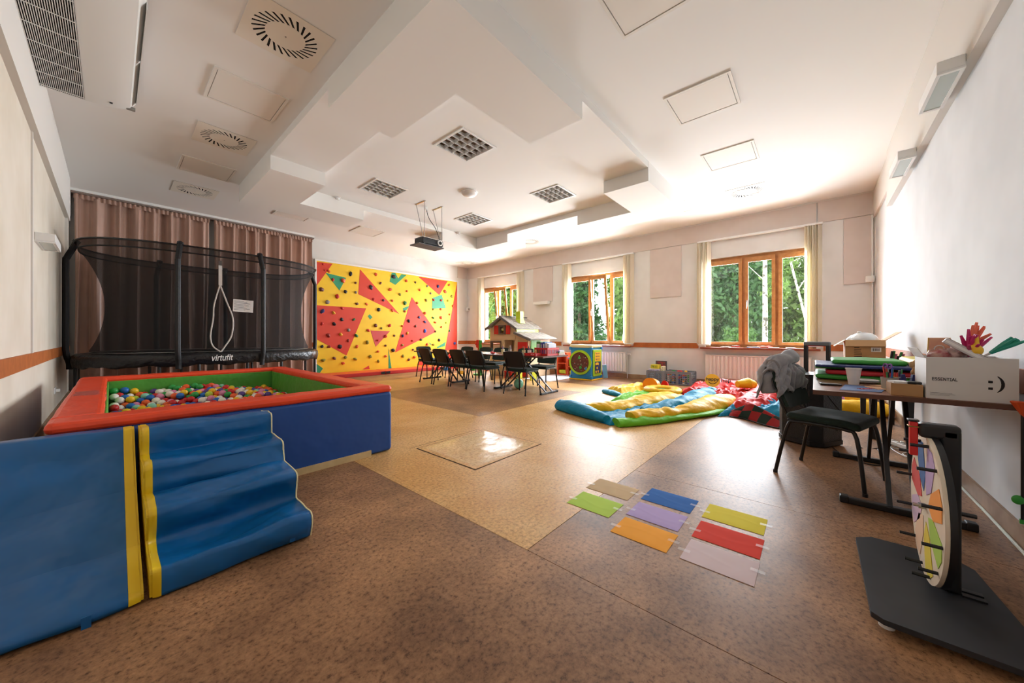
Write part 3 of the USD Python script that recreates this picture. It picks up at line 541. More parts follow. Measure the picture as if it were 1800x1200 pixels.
PAPER = mat('paper_white', '#e6e3e0', .7); INK = mat('ink_grey', '#77747a', .8)
t = thing('notice', 'white printed notice sheet hanging on the trampoline net', 'notice', (1.43, 7.115, 1.575), ry=2)
obj('sheet', box(-.135, -.0015, -.1, .135, .0015, .1), PAPER, t, smooth=False)
for i in range(9): obj('printed_line', box(-.12, -.0022, .075-.018*i, .03+.02*((i*7) % 5)-.02, -.0016, .081-.018*i), INK, t, smooth=False)

# ---------------------------------------------------------------- ball pit
PB = mat('vinyl_blue', '#194a92', .42, bump=.25, bscale=7, dist=.03); PR = mat('vinyl_red_orange', '#ec4a24', .38, bump=.2, bscale=16, dist=.02); PG = mat('vinyl_green', '#56a43e', .42, '#4d9a38', 3, bump=.3, bscale=9, dist=.04)
PX0, PX1, PY0, PY1, PZ, PW = -.23, 1.74, 3.01, 6.2, .61, .20
bp = thing('ball_pit', 'large ball pit of blue foam blocks with red rims and green insides', 'ball pit')
def block(x0, y0, x1, y1, ins):      # ins: which side faces the balls
    b = obj('foam_block', rbox(x0, y0, .004, x1, y1, PZ-.055, .03), PB, bp, label='blue foam side block of the pit')
    dx0, dx1, dy0, dy1 = [(.006 if s else 0) for s in (ins != 'W', ins != 'E', ins != 'S', ins != 'N')]
    m = wrinkle(rbox(x0-.002, y0-.002, PZ-.06, x1+.002, y1+.002, PZ+.004, .03), .006, 5, 3, .07)
    obj('red_rim', m, PR, b, smooth=50)
    q = {'E': (x1-.005, y0+.05, x1+.012, y1-.05), 'W': (x0-.012, y0+.05, x0+.005, y1-.05), 'N': (x0+.05, y1-.005, x1-.05, y1+.012), 'S': (x0+.05, y0-.012, x1-.05, y0+.005)}[ins]
    obj('green_lining', wrinkle(rbox(q[0], q[1], .02, q[2], q[3], PZ-.045, .006), .004, 7, 9, .12), PG, b, smooth=50)
block(PX0, PY0, PX1, PY0+PW, 'N'); block(PX0, PY1-PW, PX1, PY1, 'S'); block(PX0, PY0+PW+.004, PX0+PW, PY1-PW-.004, 'E'); block(PX1-PW, PY0+PW+.004, PX1, PY1-PW-.004, 'W')
obj('base_board', box(.2, PY0-.012, .0, 1.53, PY0+.02, .052), mat('plywood', '#d2b98a', .6, '#c3a877', 6), bp, smooth=False, label='pale plywood edge board under the front block')
obj('floor_pad', box(PX0+PW, PY0+PW, .0, PX1-PW, PY1-PW, .03), PB, bp, smooth=False)
obj('worn_band', T(wrinkle(rbox(PX0-.006, 4.22, PZ-.1, PX0+PW+.006, 4.62, PZ+.007, .05), .004, 9, 5, .05), 0), mat('vinyl_worn_red', '#b0473c', .5, bump=.5, bscale=30), bp, smooth=50, label='worn darker band on the left rim')
BC = dict(red='#cf1f26', yellow='#f3c31d', white='#f0ece4', blue='#1668c2', orange='#f0612a', green='#28a04a', purple='#5a3f93', pink='#e58bb4', mint='#8fd6c4', lime='#b9d94a')
BMIX = usdkit.material(stage, '/World/Looks/ball_mixed', {'g': ('geometry', {}), 'r': ('rgb_ramp', {'interpolate': False, 'ramp': [(i/40, C(BC[c])) for i, c in enumerate(['red']*6 + ['yellow']*6 + ['white']*6 + ['blue']*5 + ['orange']*5 + ['green']*5 + ['purple']*3 + ['pink']*2 + ['mint', 'lime'])]}), 'p': ('principled_bsdf', dict(roughness=.3))}, [('g.random_per_island', 'r.fac'), ('r.color', 'p.base_color')], surface='p.BSDF')
bm = {k: mat('ball_' + k, v, .3) for k, v in BC.items()}
seq = ['red']*6 + ['yellow']*6 + ['white']*6 + ['blue']*5 + ['orange']*5 + ['green']*4 + ['purple']*3 + ['pink']*2 + ['mint', 'lime']
rb = random.Random(5); BR = .0375; bproto = {}; bs = ico.copy(); bs.apply_scale(BR); pts = []
surf = lambda x, y: .20 + .12*(y-4.4) + .05*math.sin(x*4.2+y*3) + (.10*math.exp(-((x-.02)**2+(y-5.9)**2)/.03))
y = PY1-PW-BR-.014
odd = False
while y > 3.3 and len(pts) < 1500:
    x = PX0+PW+BR+.014 + (.039 if odd else 0); odd = not odd
    while x < PX1-PW-BR-.014:
        pts.append((x + rb.uniform(-.0015, .0015), y + rb.uniform(-.0015, .0015), max(.07, surf(x, y)) + rb.uniform(-.024, .028))); x += .0785
    y -= .069
near = [p for p in pts if p[1] > 4.92][:297]; rest = [p for p in pts if p[1] <= 4.92]
for p in near:
    c = rb.choice(seq); lb = f'{c} plastic ball in the ball pit heap'
    if c not in bproto: 
        bproto[c] = thing('pit_ball', lb, 'ball', p, group=f'{c} balls in the ball pit'); obj('ball_shell', bs, bm[c], bproto[c], smooth=True)
    else: dup(bproto[c], p)
und = [(x + .039, y - .012, z - .092) for x, y, z in pts if z > .16]
low = T(trimesh.creation.icosphere(1), 0); low.apply_scale(BR)
obj('ball_heap', [T(low, *p) for p in rest + und], BMIX, label='mixed plastic balls filling the pit below and in front of the visible heap', cat='balls', kind='stuff', smooth=True)

# ---------------------------------------------------------------- foam slide and foam steps
SB = mat('pvc_blue', '#07609f', .33, '#075892', 2.2, bump=.3, bscale=7, dist=.06); SY = mat('pvc_yellow', '#e8c21c', .4, bump=.15, bscale=12)
def soft(prof, x0, x1, amp, sc, seed, nx, sag=0, g0=None, g1=None):
    """cushion swept along x over a (y, z) outline"""
    P = Polygon(prof).buffer(-.022).buffer(.022, 4); o = np.array(P.exterior.coords)[:-1]
    if P.exterior.is_ccw: o = o[::-1]
    q = []; 
    for a, b in zip(o, np.roll(o, -1, 0)):
        n_ = max(1, int(np.hypot(*(b-a))/.022)); q += [a + (b-a)*i/n_ for i in range(n_)]
    q = np.array(q); k = len(q); xs = np.linspace(x0, x1, nx)
    d = np.roll(q, -1, 0) - np.roll(q, 1, 0); nn = np.c_[-d[:, 1], d[:, 0]]; nn /= np.linalg.norm(nn, axis=1, keepdims=True)
    V = []
    for x in xs:
        p3 = np.c_[np.full(k, x), q]; u = (x-(x0 if g0 is None else g0))/((x1 if g1 is None else g1)-(x0 if g0 is None else g0))
        w = (meshkit.fbm(p3*np.array(sc) + seed, 3, seed) - .5)*2*amp*(.35+.65*math.sin(math.pi*u)**.5) - sag*math.sin(math.pi*u)
        w = np.where(q[:, 1] < .012, np.minimum(w, 0), w); z_ = q + nn*w[:, None]; z_[:, 1] = np.maximum(z_[:, 1], .002); V.append(np.c_[np.full(k, x), z_])
    V = np.vstack(V); i = np.arange(nx*k).reshape(nx, k); a, b, c_, d_ = i[:-1].ravel(), np.roll(i, -1, 1)[:-1].ravel(), np.roll(i, -1, 1)[1:].ravel(), i[1:].ravel()
    m = trimesh.Trimesh(V, np.vstack([np.c_[a, b, c_], np.c_[a, c_, d_]]), process=False)
    ends = []
    for xx, row, fl_ in ((x0, V[:k], 0), (x1, V[-k:], 1)):
        e_ = trimesh.creation.extrude_polygon(Polygon(row[:, 1:]).buffer(-.003), .012, engine='earcut'); M_ = np.array([[0, 0, 1, xx - (.008 if not fl_ else .004)], [1, 0, 0, 0], [0, 1, 0, 0], [0, 0, 0, 1.]]); e_.apply_transform(M_); ends.append(e_)
    if m.volume < 0: m.invert()
    return m, ends, (V[:k], V[-k:])
stp = [(2.98, .004), (2.04, .004), (2.02, .13), (2.25, .15), (2.245, .285), (2.48, .295), (2.485, .42), (2.72, .435), (2.73, .555), (2.98, .56)]
t = thing('foam_steps', 'blue padded foam steps with yellow sides leaning on the ball pit', 'foam steps')
m, ends, rims = soft(stp, .136, .70, .085, (1.7, 7.5, 7.5), 4, 44, .014, .11, .70)
obj('cover', m, SB, t, smooth=45)
m, ends, _ = soft(stp, .11, .1355, .085, (1.7, 7.5, 7.5), 4, 4, .014, .11, .70)
obj('side_wrap', m, SY, t, smooth=45)
obj('side_panel', ends[0], SY, t, smooth=False)
obj('piping', tube(rims[1], .004, 6, True), mat('piping_cream', '#e9dfb0', .6), t); obj('seam_tab', T(box(-.012, -.004, .0, .012, .0, .05), .61, 2.025, .02, rx=6), SB, t, smooth=False)
sld = [(2.98, .004), (2.02, .004), (2.02, .035), (2.3, .13), (2.6, .30), (2.80, .47), (2.90, .55), (2.98, .555)]
t = thing('foam_slide', 'blue padded foam slide with a yellow side, at the left edge', 'foam slide')
m, ends, rims = soft(sld, -.46, .044, .05, (2.0, 3.5, 3.5), 9, 30, .004, -.46, .09)
obj('cover', m, SB, t, smooth=45)
m, ends, _ = soft(sld, .0445, .078, .05, (2.0, 3.5, 3.5), 9, 6, .004, -.46, .09)
obj('side_wrap', m, SY, t, smooth=45)
obj('side_panel', ends[1], SY, t, smooth=False)
obj('seam_tab', T(box(-.012, -.004, .0, .012, .0, .045), -.06, 2.02, .0, rx=4), SB, t, smooth=False)
# ---------------------------------------------------------------- chairs and folding tables
CFAB = mat('chair_green_cloth', '#15261f', .9, '#1b3028', 30, sheen=.1); CSH = mat('chair_shell', '#1b1c1f', .38); CFR = mat('chair_frame', '#101012', .35)
def chair(label, loc, rz, group=None):
    t = thing('stacking_chair', label, 'chair', loc, rz, group)
    s = rbox(-.2, -.235, .432, .225, .235, .485, .026, 16); s = wrinkle(s, .003, 6, 2, .05); v = s.vertices; v[:, 2] += -.018*np.clip((v[:, 0]-.1)/.12, 0, 1)**2 - .012*np.exp(-((v[:, 0])**2+v[:, 1]**2)/.02)
    obj('seat', s, CFAB, t, smooth=50)
    obj('seat_pan', rbox(-.195, -.225, .418, .2, .225, .434, .007), CSH, t)
    def shell(off, inset, th):
        def fn(u, v):
            y = (u-.5)*2*(.228-inset); zz = .505+inset*.6 + v*(.30-inset*1.2)
            k = 1 - .10*np.clip(.35-v, 0, 1)**1.2*2 - .10*np.clip(v-.78, 0, 1)*2.2
            return np.c_[-.215 - .10*v + .35*y*y*1.1 + off, y*k, zz - .02*(np.abs(y)/.228)**4*np.sign(v-.5)*1.0]
        return grid(fn, 15, 13, th)
    obj('back_cushion', shell(.012, .006, .022), CFAB, t, smooth=50); obj('back_shell', shell(-.014, 0, .008), CSH, t, smooth=50)
    for sy in (-1, 1):
        y = .222*sy
        obj('front_leg', tube(smooth_path([(.05, y, .425), (.15, y, .42), (.205, y*1.01, .37), (.25, y*1.1, .008)], 4)[:], .0125, 10), CFR, t, smooth=True)
        obj('rear_leg', tube(smooth_path([(.05, y, .425), (-.13, y, .42), (-.19, y*1.01, .37), (-.26, y*1.12, .008)], 4), .0125, 10), CFR, t, smooth=True)
        obj('back_post', tube(smooth_path([(-.05, y*.86, .41), (-.17, y*.86, .43), (-.225, y*.86, .50), (-.285, y*.84, .68)], 4), .011, 8), CFR, t, smooth=True)
        for fx, k in ((.25, 1.1), (-.26, 1.12)): obj('foot_cap', cyl(fx, y*k, 0, .022, .015, 10), BLACK, t)
    obj('cross_rail', [tube([(.1, -.22, .415), (.1, .22, .415)], .011, 8), tube([(-.1, -.22, .415), (-.1, .22, .415)], .011, 8)], CFR, t)
    return t
G = 'black chairs around the long table'
ch0 = chair('black chair nearest the camera on the near side of the long table', (5.12, 4.19, 0), 4, G)
for x, y, a, lb in ((5.0, 5.10, 2, 'second black chair from the right on the near side of the long table'), (5.03, 5.65, -1, 'middle black chair on the near side of the long table, overlapped by its neighbour'),
        (5.0, 6.2, 2, 'second black chair from the left on the near side of the long table'), (5.02, 6.77, -3, 'leftmost black chair on the near side of the long table'),
        (5.62, 7.82, -92, 'black chair at the far head of the long table, before the climbing wall'),
        (5.92, 6.98, 180, 'leftmost dark chair on the window side of the long table'), (5.93, 6.30, 176, 'second dark chair from the left on the window side of the long table'),
        (5.92, 5.72, 183, 'middle dark chair on the window side, in front of the playhouse doorway'), (5.9, 4.98, 178, 'dark chair on the window side behind the pencil cups'),
        (5.84, 4.27, 186, 'dark chair on the window side under the red baskets')): dup(ch0, (x, y, 0), a, lb)
TOPM = mat('table_walnut', '#8d5a40', .3, '#7b4b34', 7, coat=.2); EDGE = mat('table_edge', '#5a3626', .4)
def folding_table(label, x0, x1, y0, y1, h, f1, f2, group=None, w=.03):
    """feet bars across x at y = f1 and f2; legs cross like scissors along y"""
    t = thing('folding_table', label, 'table', ((x0+x1)/2, 0, 0), 0, group); hw = (x1-x0)/2
    obj('tabletop', box(-hw+.002, y0+.002, h-.026, hw-.002, y1-.002, h), TOPM, t, smooth=False)
    obj('edge_band', prism(Polygon([(-hw, y0), (hw, y0), (hw, y1), (-hw, y1)]).difference(Polygon([(-hw+.002, y0+.002), (hw-.002, y0+.002), (hw-.002, y1-.002), (-hw+.002, y1-.002)])), h-.027, h-.0005), EDGE, t, smooth=False)
    m = (f1+f2)/2
    for f, q, dx in ((f1, m+.18, .0), (f2, m-.18, .035)):
        obj('foot_bar', rbox(-.27, f-.02, .0, .27, f+.02, .035, .006), BLACKM, t)
        for sx in (-.1, .1): obj('leg', bar((sx+dx, f, .03), (sx+dx, q, h-.045), w, .02), BLACKM, t)
        for sx in (-.27, .235): obj('foot_cap', rbox(sx-.004, f-.024, .0, sx+.039, f+.024, .042, .006), BLACK, t)
        obj('top_rail', box(-.3, q-.015, h-.05, .3, q+.015, h-.027), BLACKM, t, smooth=False)
    return t
folding_table('near half of the long brown table, with red baskets on it', 5.0, 5.83, 3.62, 5.62, .715, 3.78, 4.95)
folding_table('far half of the long brown table, toward the climbing wall', 5.0, 5.83, 5.64, 7.62, .715, 6.3, 7.42)
# things on the long table
TZ = .715
RB = mat('basket_red', '#cf2b2b', .4)
def basket(label, x0, y0, x1, y1, h):
    t = thing('plastic_basket', label, 'basket')
    def side(p, q, n):
        L = math.hypot(q[0]-p[0], q[1]-p[1]); s = Polygon([(0, 0), (L, 0), (L, h), (0, h)])
        for i in range(n):
            a = .02 + (L-.04)*i/n; s = s.difference(Polygon([(a+.006, h*.25), (a+(L-.04)/n-.006, h*.25), (a+(L-.04)/n-.006, h*.78), (a+.006, h*.78)]))
        m = trimesh.creation.extrude_polygon(s, .004, engine='earcut'); d = ((q[0]-p[0])/L, (q[1]-p[1])/L)
        m.apply_transform(np.array([[d[0], 0, -d[1], p[0]], [d[1], 0, d[0], p[1]], [0, 1, 0, TZ+.002], [0, 0, 0, 1.]])); return m
    c = [(x0, y0), (x1, y0), (x1, y1), (x0, y1)]
    for i in range(4): obj('side_wall', side(c[i], c[(i+1) % 4], 7 if i % 2 else 9), RB, t, smooth=False)
    obj('basket_floor', box(x0, y0, TZ+.001, x1, y1, TZ+.005), RB, t, smooth=False); obj('rim', tube([(*p, TZ+h) for p in c], .006, 6, True), RB, t); return t
basket('large red plastic basket full of binders on the long table', 5.22, 3.68, 5.60, 3.98, .145)
basket('low red plastic tray left of the binder basket', 5.02, 3.80, 5.18, 4.06, .05)
for i, (c, w, h, lb) in enumerate((('#3f6fb5', .045, .25, 'blue binder with a white spine, tallest in the red basket'), ('#e7e6ea', .05, .235, 'white binder standing in the red basket'), ('#6a5aa0', .03, .24, 'purple binder at the left end of the red basket'), ('#4a8a3c', .09, .255, 'green book box leaning in the red basket'), ('#cfd6e6', .035, .22, 'pale blue folder at the back of the red basket'))):
    x = 5.27; y = [3.80, 3.745, 3.86, 3.925, 3.706][i]
    t = thing('binder', lb, 'binder', (x, y, TZ+.006)); m = mat('binder_%d' % i, c, .5)
    obj('binder_cover', rbox(0, -w/2, 0, .24, w/2, h, .004), m, t); obj('spine_label', box(-.002, -w*.35, h*.45, -.0005, w*.35, h*.85), PAPER, t, smooth=False)
for i, (c, lb) in enumerate((('#c9762f', 'orange book at the bottom of the pile beside the red basket'), ('#d7b26a', 'tan book second in the pile beside the red basket'), ('#2f7f4f', 'green book third in the pile beside the red basket'), ('#8d7bb5', 'purple book on top of the pile beside the red basket'))):
    t = thing('book', lb, 'book', (5.68-.008*i, 3.80, TZ+.022*i), 4*i-5); obj('book_cover', prism(Polygon([(-.1, -.14), (.1, -.14), (.1, .14), (-.1, .14)]).buffer(.004), .0005, .0215) if False else rbox(-.1, -.14, .0005, .1, .14, .0215, .003), mat('book_%d' % i, c, .5), t); obj('pages', box(-.097, -.142, .004, .096, -.1401, .018), PAPER, t, smooth=False)
PENC = [mat('pencil_' + k, v, .5) for k, v in (('red', '#c33a2e'), ('blue', '#3a62b0'), ('yellow', '#d8b13a'), ('dark', '#2b2b30'), ('green', '#3f8a4c'))]
def cup(label, x, y, c, n, z=TZ, h=.1, r=.036, L=.17, seed=1):
    t = thing('pencil_cup', label, 'cup', (x, y, z)); obj('cup_body', lathe([(0, .001), (r*.85, .001), (r, h), (r-.003, h), (r*.8, .006), (0, .006)], 20), c, t)
    rr = random.Random(seed)
    for i in range(n):
        a, b = rr.uniform(0, 6.28), rr.uniform(.3, .9)
        obj('pencil', tube([(.3*r*math.cos(a), .3*r*math.sin(a), .008), (r*b*math.cos(a), r*b*math.sin(a), L*rr.uniform(.8, 1.1))], .0042, 6), PENC[i % 5], t)
    return t
CREAM = mat('cup_cream', '#e2d9a8', .5)
cup('cream pencil cup next to the red tray', 5.12, 4.16, CREAM, 6, seed=2); cup('white pencil cup full of dark markers next to the red tray', 5.22, 4.10, WHITE, 9, seed=3)
cup('cream cup of crayons in front of the playhouse doorway', 5.3, 4.86, CREAM, 7, seed=4); cup('grey cup of brushes in front of the playhouse doorway', 5.36, 4.72, PGREY, 5, seed=5)
for i, (x, y, a, lb) in enumerate(((5.25, 5.35, 8, 'loose white paper sheet near the middle of the long table'), (5.32, 5.75, -12, 'second loose white paper sheet farther along the long table'), (5.22, 6.2, 20, 'third loose white paper sheet at the far half of the long table'))):
    t = thing('paper_sheet', lb, 'paper', (x, y, TZ+.001), a); obj('sheet', box(-.105, -.15, 0, .105, .15, .0012), PAPER, t, smooth=False)
t = thing('toy_piece', 'small red plastic toy lying on the papers of the long table', 'toy', (5.2, 5.05, TZ)); obj('toy_body', ellip(0, 0, .02, .045, .06, .02, 2), RB, t, smooth=True); obj('toy_knob', ellip(.0, .02, .045, .02, .02, .012, 2), RB, t, smooth=True)
t = thing('balloon', 'mint green ball on the floor under the near table', 'ball', (5.5, 4.6, .0)); obj('ball_skin', ellip(0, 0, .105, .1, .1, .105), mat('mint_ball', '#7fc9a6', .3), t, smooth=True); obj('ball_knot', T(lathe([(0, 0), (.006, 0), (.012, .012), (0, .012)], 10), 0, .1, .10, rx=90), mat('mint_ball', '#7fc9a6', .3), t)

# ---------------------------------------------------------------- playhouse
HB = mat('house_beige', '#d9bb95', .55); RF = mat('roof_grey', '#a09a92', .6, '#8d877f', 9); RFD = mat('roof_trim', '#6d6a68', .6); LIME = mat('lime_plastic', '#c3d22c', .4); HRED = mat('house_red', '#d92b28', .4); HGREY = mat('house_brown', '#6e5b52', .5); HGREEN = mat('house_green', '#5a8a2a', .5)
ph = thing('playhouse', 'plastic children\'s playhouse with grey roofs and red shutters behind the long table', 'playhouse')
def yz_sheet(poly, x0, x1, m, name, parent, holes=(), **k):
    s = Polygon(poly)
    for h_ in holes: s = s.difference(Polygon(h_))
    q = trimesh.creation.extrude_polygon(s, x1-x0, engine='earcut'); q.apply_transform(np.array([[0, 0, 1, x0], [1, 0, 0, 0], [0, 1, 0, 0], [0, 0, 0, 1.]])); return obj(name, q, m, parent, smooth=False, **k)
R4 = lambda a, b, c, d: [(a, b), (c, b), (c, d), (a, d)]
yz_sheet([(5.62, 0), (7.02, 0), (7.02, 1.27), (6.53, 1.585), (6.04, 1.27), (6.04, 1.17), (5.62, 1.03)], 7.12, 7.16, HB, 'front_wall', ph, [R4(6.60, .66, 6.96, .92), R4(6.08, .03, 6.46, .98), R4(6.44, 1.15, 6.64, 1.37)])
yz_sheet([(5.62, 0), (7.02, 0), (7.02, 1.27), (6.53, 1.585), (6.04, 1.27), (6.04, 1.17), (5.62, 1.03)], 8.04, 8.08, HB, 'back_wall', ph, [R4(6.5, .5, 6.9, .95), R4(6.0, .5, 6.35, .95)])
for z in np.arange(.12, 1.5, .115):
    ya, yb = (5.63 if z < 1.02 else 6.06), (7.01 if z < 1.25 else 6.53+(1.585-z)*1.5); ya = ya if z < 1.25 else 6.53-(1.585-z)*1.5
    cuts = [(6.58, 6.98, .62, .96), (6.06, 6.48, .0, 1.0), (5.62, 5.97, .0, .95), (6.2, 6.86, 1.1, 1.41)]; segs = [(ya, yb)]
    for a, b, c0, c1 in cuts:
        if c0 < z < c1: segs = [s for p, q in segs for s in ((p, min(q, a)), (max(p, b), q)) if s[1]-s[0] > .02]
    for p, q in segs: obj('siding_board', box(7.108, p, z-.05, 7.12, q, z+.05), HB, ph, smooth=False)
for nm, y in (('side_wall', 7.0), ('side_wall', 5.62)):
    s = Polygon(R4(7.16, 0, 8.04, 1.25 if y > 6 else 1.02)).difference(Polygon(R4(7.22, .62, 7.56, .96)))
    q = trimesh.creation.extrude_polygon(s, .03, engine='earcut'); q.apply_transform(np.array([[1, 0, 0, 0], [0, 0, -1, y+.015], [0, 1, 0, 0], [0, 0, 0, 1.]])); obj(nm, q, HB, ph, smooth=False)
w = obj('lower_window', [box(7.09, 6.57, .63, 7.17, 6.61, .95), box(7.09, 6.95, .63, 7.17, 6.99, .95), box(7.09, 6.61, .91, 7.17, 6.95, .95), box(7.09, 6.61, .63, 7.17, 6.95, .67)], HGREY, ph, smooth=False)
w = obj('upper_window', [box(7.085, 6.42, 1.13, 7.17, 6.46, 1.39), box(7.085, 6.62, 1.13, 7.17, 6.66, 1.39), box(7.085, 6.46, 1.35, 7.17, 6.62, 1.39), box(7.085, 6.46, 1.13, 7.17, 6.62, 1.17)], HGREY, ph, smooth=False)
obj('curtain_panel', T(prism([(0, 0), (.06, 0), (.09, .18), (.02, .18)], 0, .01), 7.165, 6.47, 1.17, rx=90, rz=90), LIME, w)
for y0 in (6.24, 6.68):
    sh = obj('shutter', rbox(7.09, y0, 1.14, 7.107, y0+.15, 1.38, .004), HRED, ph)
    for i in range(3): obj('shutter_groove', box(7.0885, y0+.03+.035*i, 1.17, 7.0905, y0+.036+.035*i, 1.35), DREDP, sh, smooth=False)
dr = obj('door', rbox(7.085, 5.64, .02, 7.107, 5.965, .93, .008), HRED, ph)
for i in range(5): obj('door_groove', box(7.083, 5.66, .14+.16*i, 7.0855, 5.945, .15+.16*i), DREDP, dr, smooth=False)
obj('door_open', T(box(0, 0, .03, .02, .3, .97), 7.16, 6.09, 0, rz=-70), mat('house_yellow', '#e3b53a', .5), ph, smooth=False)
gw = obj('green_window', [box(7.19, 5.585, .6, 7.23, 5.64, .98), box(7.55, 5.585, .6, 7.59, 5.64, .98), box(7.23, 5.585, .94, 7.55, 5.64, .98), box(7.23, 5.585, .6, 7.55, 5.64, .64), box(7.23, 5.6, .64, 7.55, 5.61, .94)], HGREEN, ph, smooth=False)
def slope(p, q, x0, x1, n, name):
    """shingle courses down from the ridge p = (y, z) to the eave q"""
    p, q = np.array(p), np.array(q); d = (q-p)/n; L = np.hypot(*d); a = math.degrees(math.atan2(d[1], d[0])); sgn = 1 if d[0] > 0 else -1
    for i in range(n):
        c = p + d*(i+.5); ang_ = math.degrees(math.atan2(d[1], d[0])); ang_ = ang_ if sgn > 0 else ang_+180
        nn = int((x1-x0)/.17)
        for k in range(nn):
            off = .085*(i % 2); xa, xb = x0+(x1-x0)*k/nn, x0+(x1-x0)*(k+1)/nn-.004
            obj(name, T(box(xa, -L*.53, -.012, xb, L*.53, .012), 0, c[0], c[1] + .006*(i % 2) + .003*((k*7+i*3) % 3), rx=ang_), RF, ph, smooth=False)
slope((6.53, 1.62), (7.12, 1.285), 7.02, 8.14, 5, 'shingle'); slope((6.53, 1.62), (5.94, 1.285), 7.02, 8.14, 5, 'shingle'); slope((6.02, 1.19), (5.47, 1.0), 7.02, 8.2, 4, 'shingle')
obj('ridge_cap', T(box(7.0, -.05, 0, 8.15, .05, .03), 0, 6.53, 1.622), RFD, ph, smooth=False)
for p, q in (((6.53, 1.6), (7.12, 1.265)), ((6.53, 1.6), (5.94, 1.265)), ((6.04, 1.175), (5.47, .98))): obj('barge_board', bar((7.01, *p), (7.01, *q), .02, .06), RFD, ph, smooth=False)
obj('gable_band', box(7.1, 6.0, 1.2, 8.06, 6.035, 1.28), LIME, ph, smooth=False)
chm = [box(7.42, 6.22, 1.52, 7.6, 6.4, 1.56)]; obj('chimney', tm(m3.Manifold.batch_hull([m3.Manifold.cube((.22, .22, .01)).translate((7.40, 6.13, 1.44)), m3.Manifold.cube((.15, .15, .01)).translate((7.435, 6.165, 1.55))])) + tm(m3.Manifold.cube((.15, .15, .22)).translate((7.435, 6.165, 1.55))), LIME, ph, smooth=False, label='lime chimney')
# small toys around the house
t = thing('toy_post', 'red flower shaped toy with a green post left of the playhouse', 'toy', (6.75, 7.12, 0)); obj('post', rbox(-.03, -.12, 0, .03, -.05, .97, .01), mat('toy_green', '#3fae49', .4), t)
obj('post_foot', cyl(0, -.02, 0, .04, .16), mat('toy_green', '#3fae49', .4), t); obj('stem', tube([(0, 0, .04), (0, 0, .8)], .02), HRED, t); obj('flower_head', [ellip(0, .075*math.cos(a), .87+.075*math.sin(a), .03, .05, .05, 2) for a in np.arange(6)*math.pi/3] + [ellip(0, 0, .87, .035, .05, .05, 2)], HRED, t, smooth=True)
OR = mat('toy_orange', '#e9582a', .4); LM = mat('toy_lime', '#d3d62f', .4)
t = thing('toy_shelf', 'orange toy shelf with lime inserts at the right end of the playhouse', 'toy shelf', (8.2, 5.3, .0085))
for k, (y0, h) in enumerate(((0, .62), (-.34, .46))):
    obj('shelf_frame', [box(0, y0-.16, 0, .3, y0-.13, h), box(0, y0+.13, 0, .3, y0+.16, h), box(0, y0-.13, 0, .3, y0+.13, .03), box(0, y0-.13, h-.03, .3, y0+.13, h), box(0, y0-.13, h*.5, .3, y0+.13, h*.5+.025), box(.28, y0-.13, .03, .3, y0+.13, h-.03)], OR, t, smooth=False)
    obj('lime_tray', rbox(.02, y0-.11, .035, .26, y0+.11, .14, .02), LM, t)
obj('blue_lid', rbox(-.01, -.5, .463, .31, -.19, .485, .008), mat('toy_blue', '#3f86c8', .4), t)
t = thing('toy_stool', 'small red toy stool on the floor in front of the playhouse', 'stool', (6.78, 5.95, 0)); obj('stool_seat', rbox(-.12, -.12, .15, .12, .12, .19, .015), HRED, t)
for sx in (-.09, .09):
    for sy in (-.09, .09): obj('leg', rbox(sx-.02, sy-.02, 0, sx+.02, sy+.02, .15, .006), HRED, t)
t = thing('toy_bench', 'lime yellow toy bench beside the small red stool', 'bench', (6.8, 5.45, 0)); obj('bench_seat', rbox(-.12, -.25, .2, .12, .25, .24, .015), LM, t); obj('bench_side', rbox(-.12, -.25, 0, .12, -.21, .2, .01), LM, t); obj('bench_side', rbox(-.12, .21, 0, .12, .25, .2, .01), LM, t)
obj('rug', rbox(6.85, 4.75, 0, 8.62, 5.58, .008, .003), mat('rug_pale', '#d9d6de', .9, '#c9c6d2', 3), label='pale thin rug on the floor in front of the playhouse end', cat='rug')
for i, (x, y, c, h, lb) in enumerate(((7.0, 8.9, 'toy_blue', .3, 'blue toy block tower at the far end under the climbing wall'), (7.25, 8.6, 'house_red', .42, 'red toy block tower seen between the far chairs'), (7.55, 8.2, 'toy_green', .36, 'green toy block tower seen between the far chairs'), (7.7, 7.75, 'toy_orange', .3, 'orange toy block tower seen between the chairs'), (6.6, 7.7, 'house_yellow', .26, 'yellow toy bucket seen between the chairs'))):
    t = thing('toy_tower', lb, 'toy', (x, y, 0), 20*i); m = _m.get(c) or HRED
    for k in range(3): obj('block', rbox(-.06, -.06, h/3*k+.001, .06, .06, h/3*(k+1), .008), m if k != 1 else WHITE, t)

# ---------------------------------------------------------------- activity cube
AB = mat('cube_blue', '#2f8fcf', .4); AL = mat('cube_lime', '#a7d129', .4); AY = mat('cube_yellow', '#f2bf2a', .4); ABR = mat('bead_brown', '#5b2f28', .5, '#6b3a30', 20); AN = mat('cube_navy', '#252a6a', .45)
ac = thing('activity_cube', 'blue activity cube with a round brown sand panel and yellow number board', 'activity toy'); x0, x1, y0, y1 = 7.62, 8.12, 4.08, 4.66
obj('cube_body', rbox(x0, y0, .03, x1, y1, .80, .015), AB, ac); obj('base_plate', rbox(x0-.03, y0-.03, 0, x1+.03, y1+.03, .032, .01), AY, ac); obj('top_tray', rbox(x0-.02, y0-.02, .801, x1+.02, y1+.02, .87, .02), mat('tray_cream', '#efe3ae', .4), ac)
for xx in (x0, x1):
    for yy in (y0, y1):
        for z in (.04, .74): obj('corner_block', rbox(xx-.03, yy-.03, z, xx+.03, yy+.03, z+.07, .008), AB, ac)
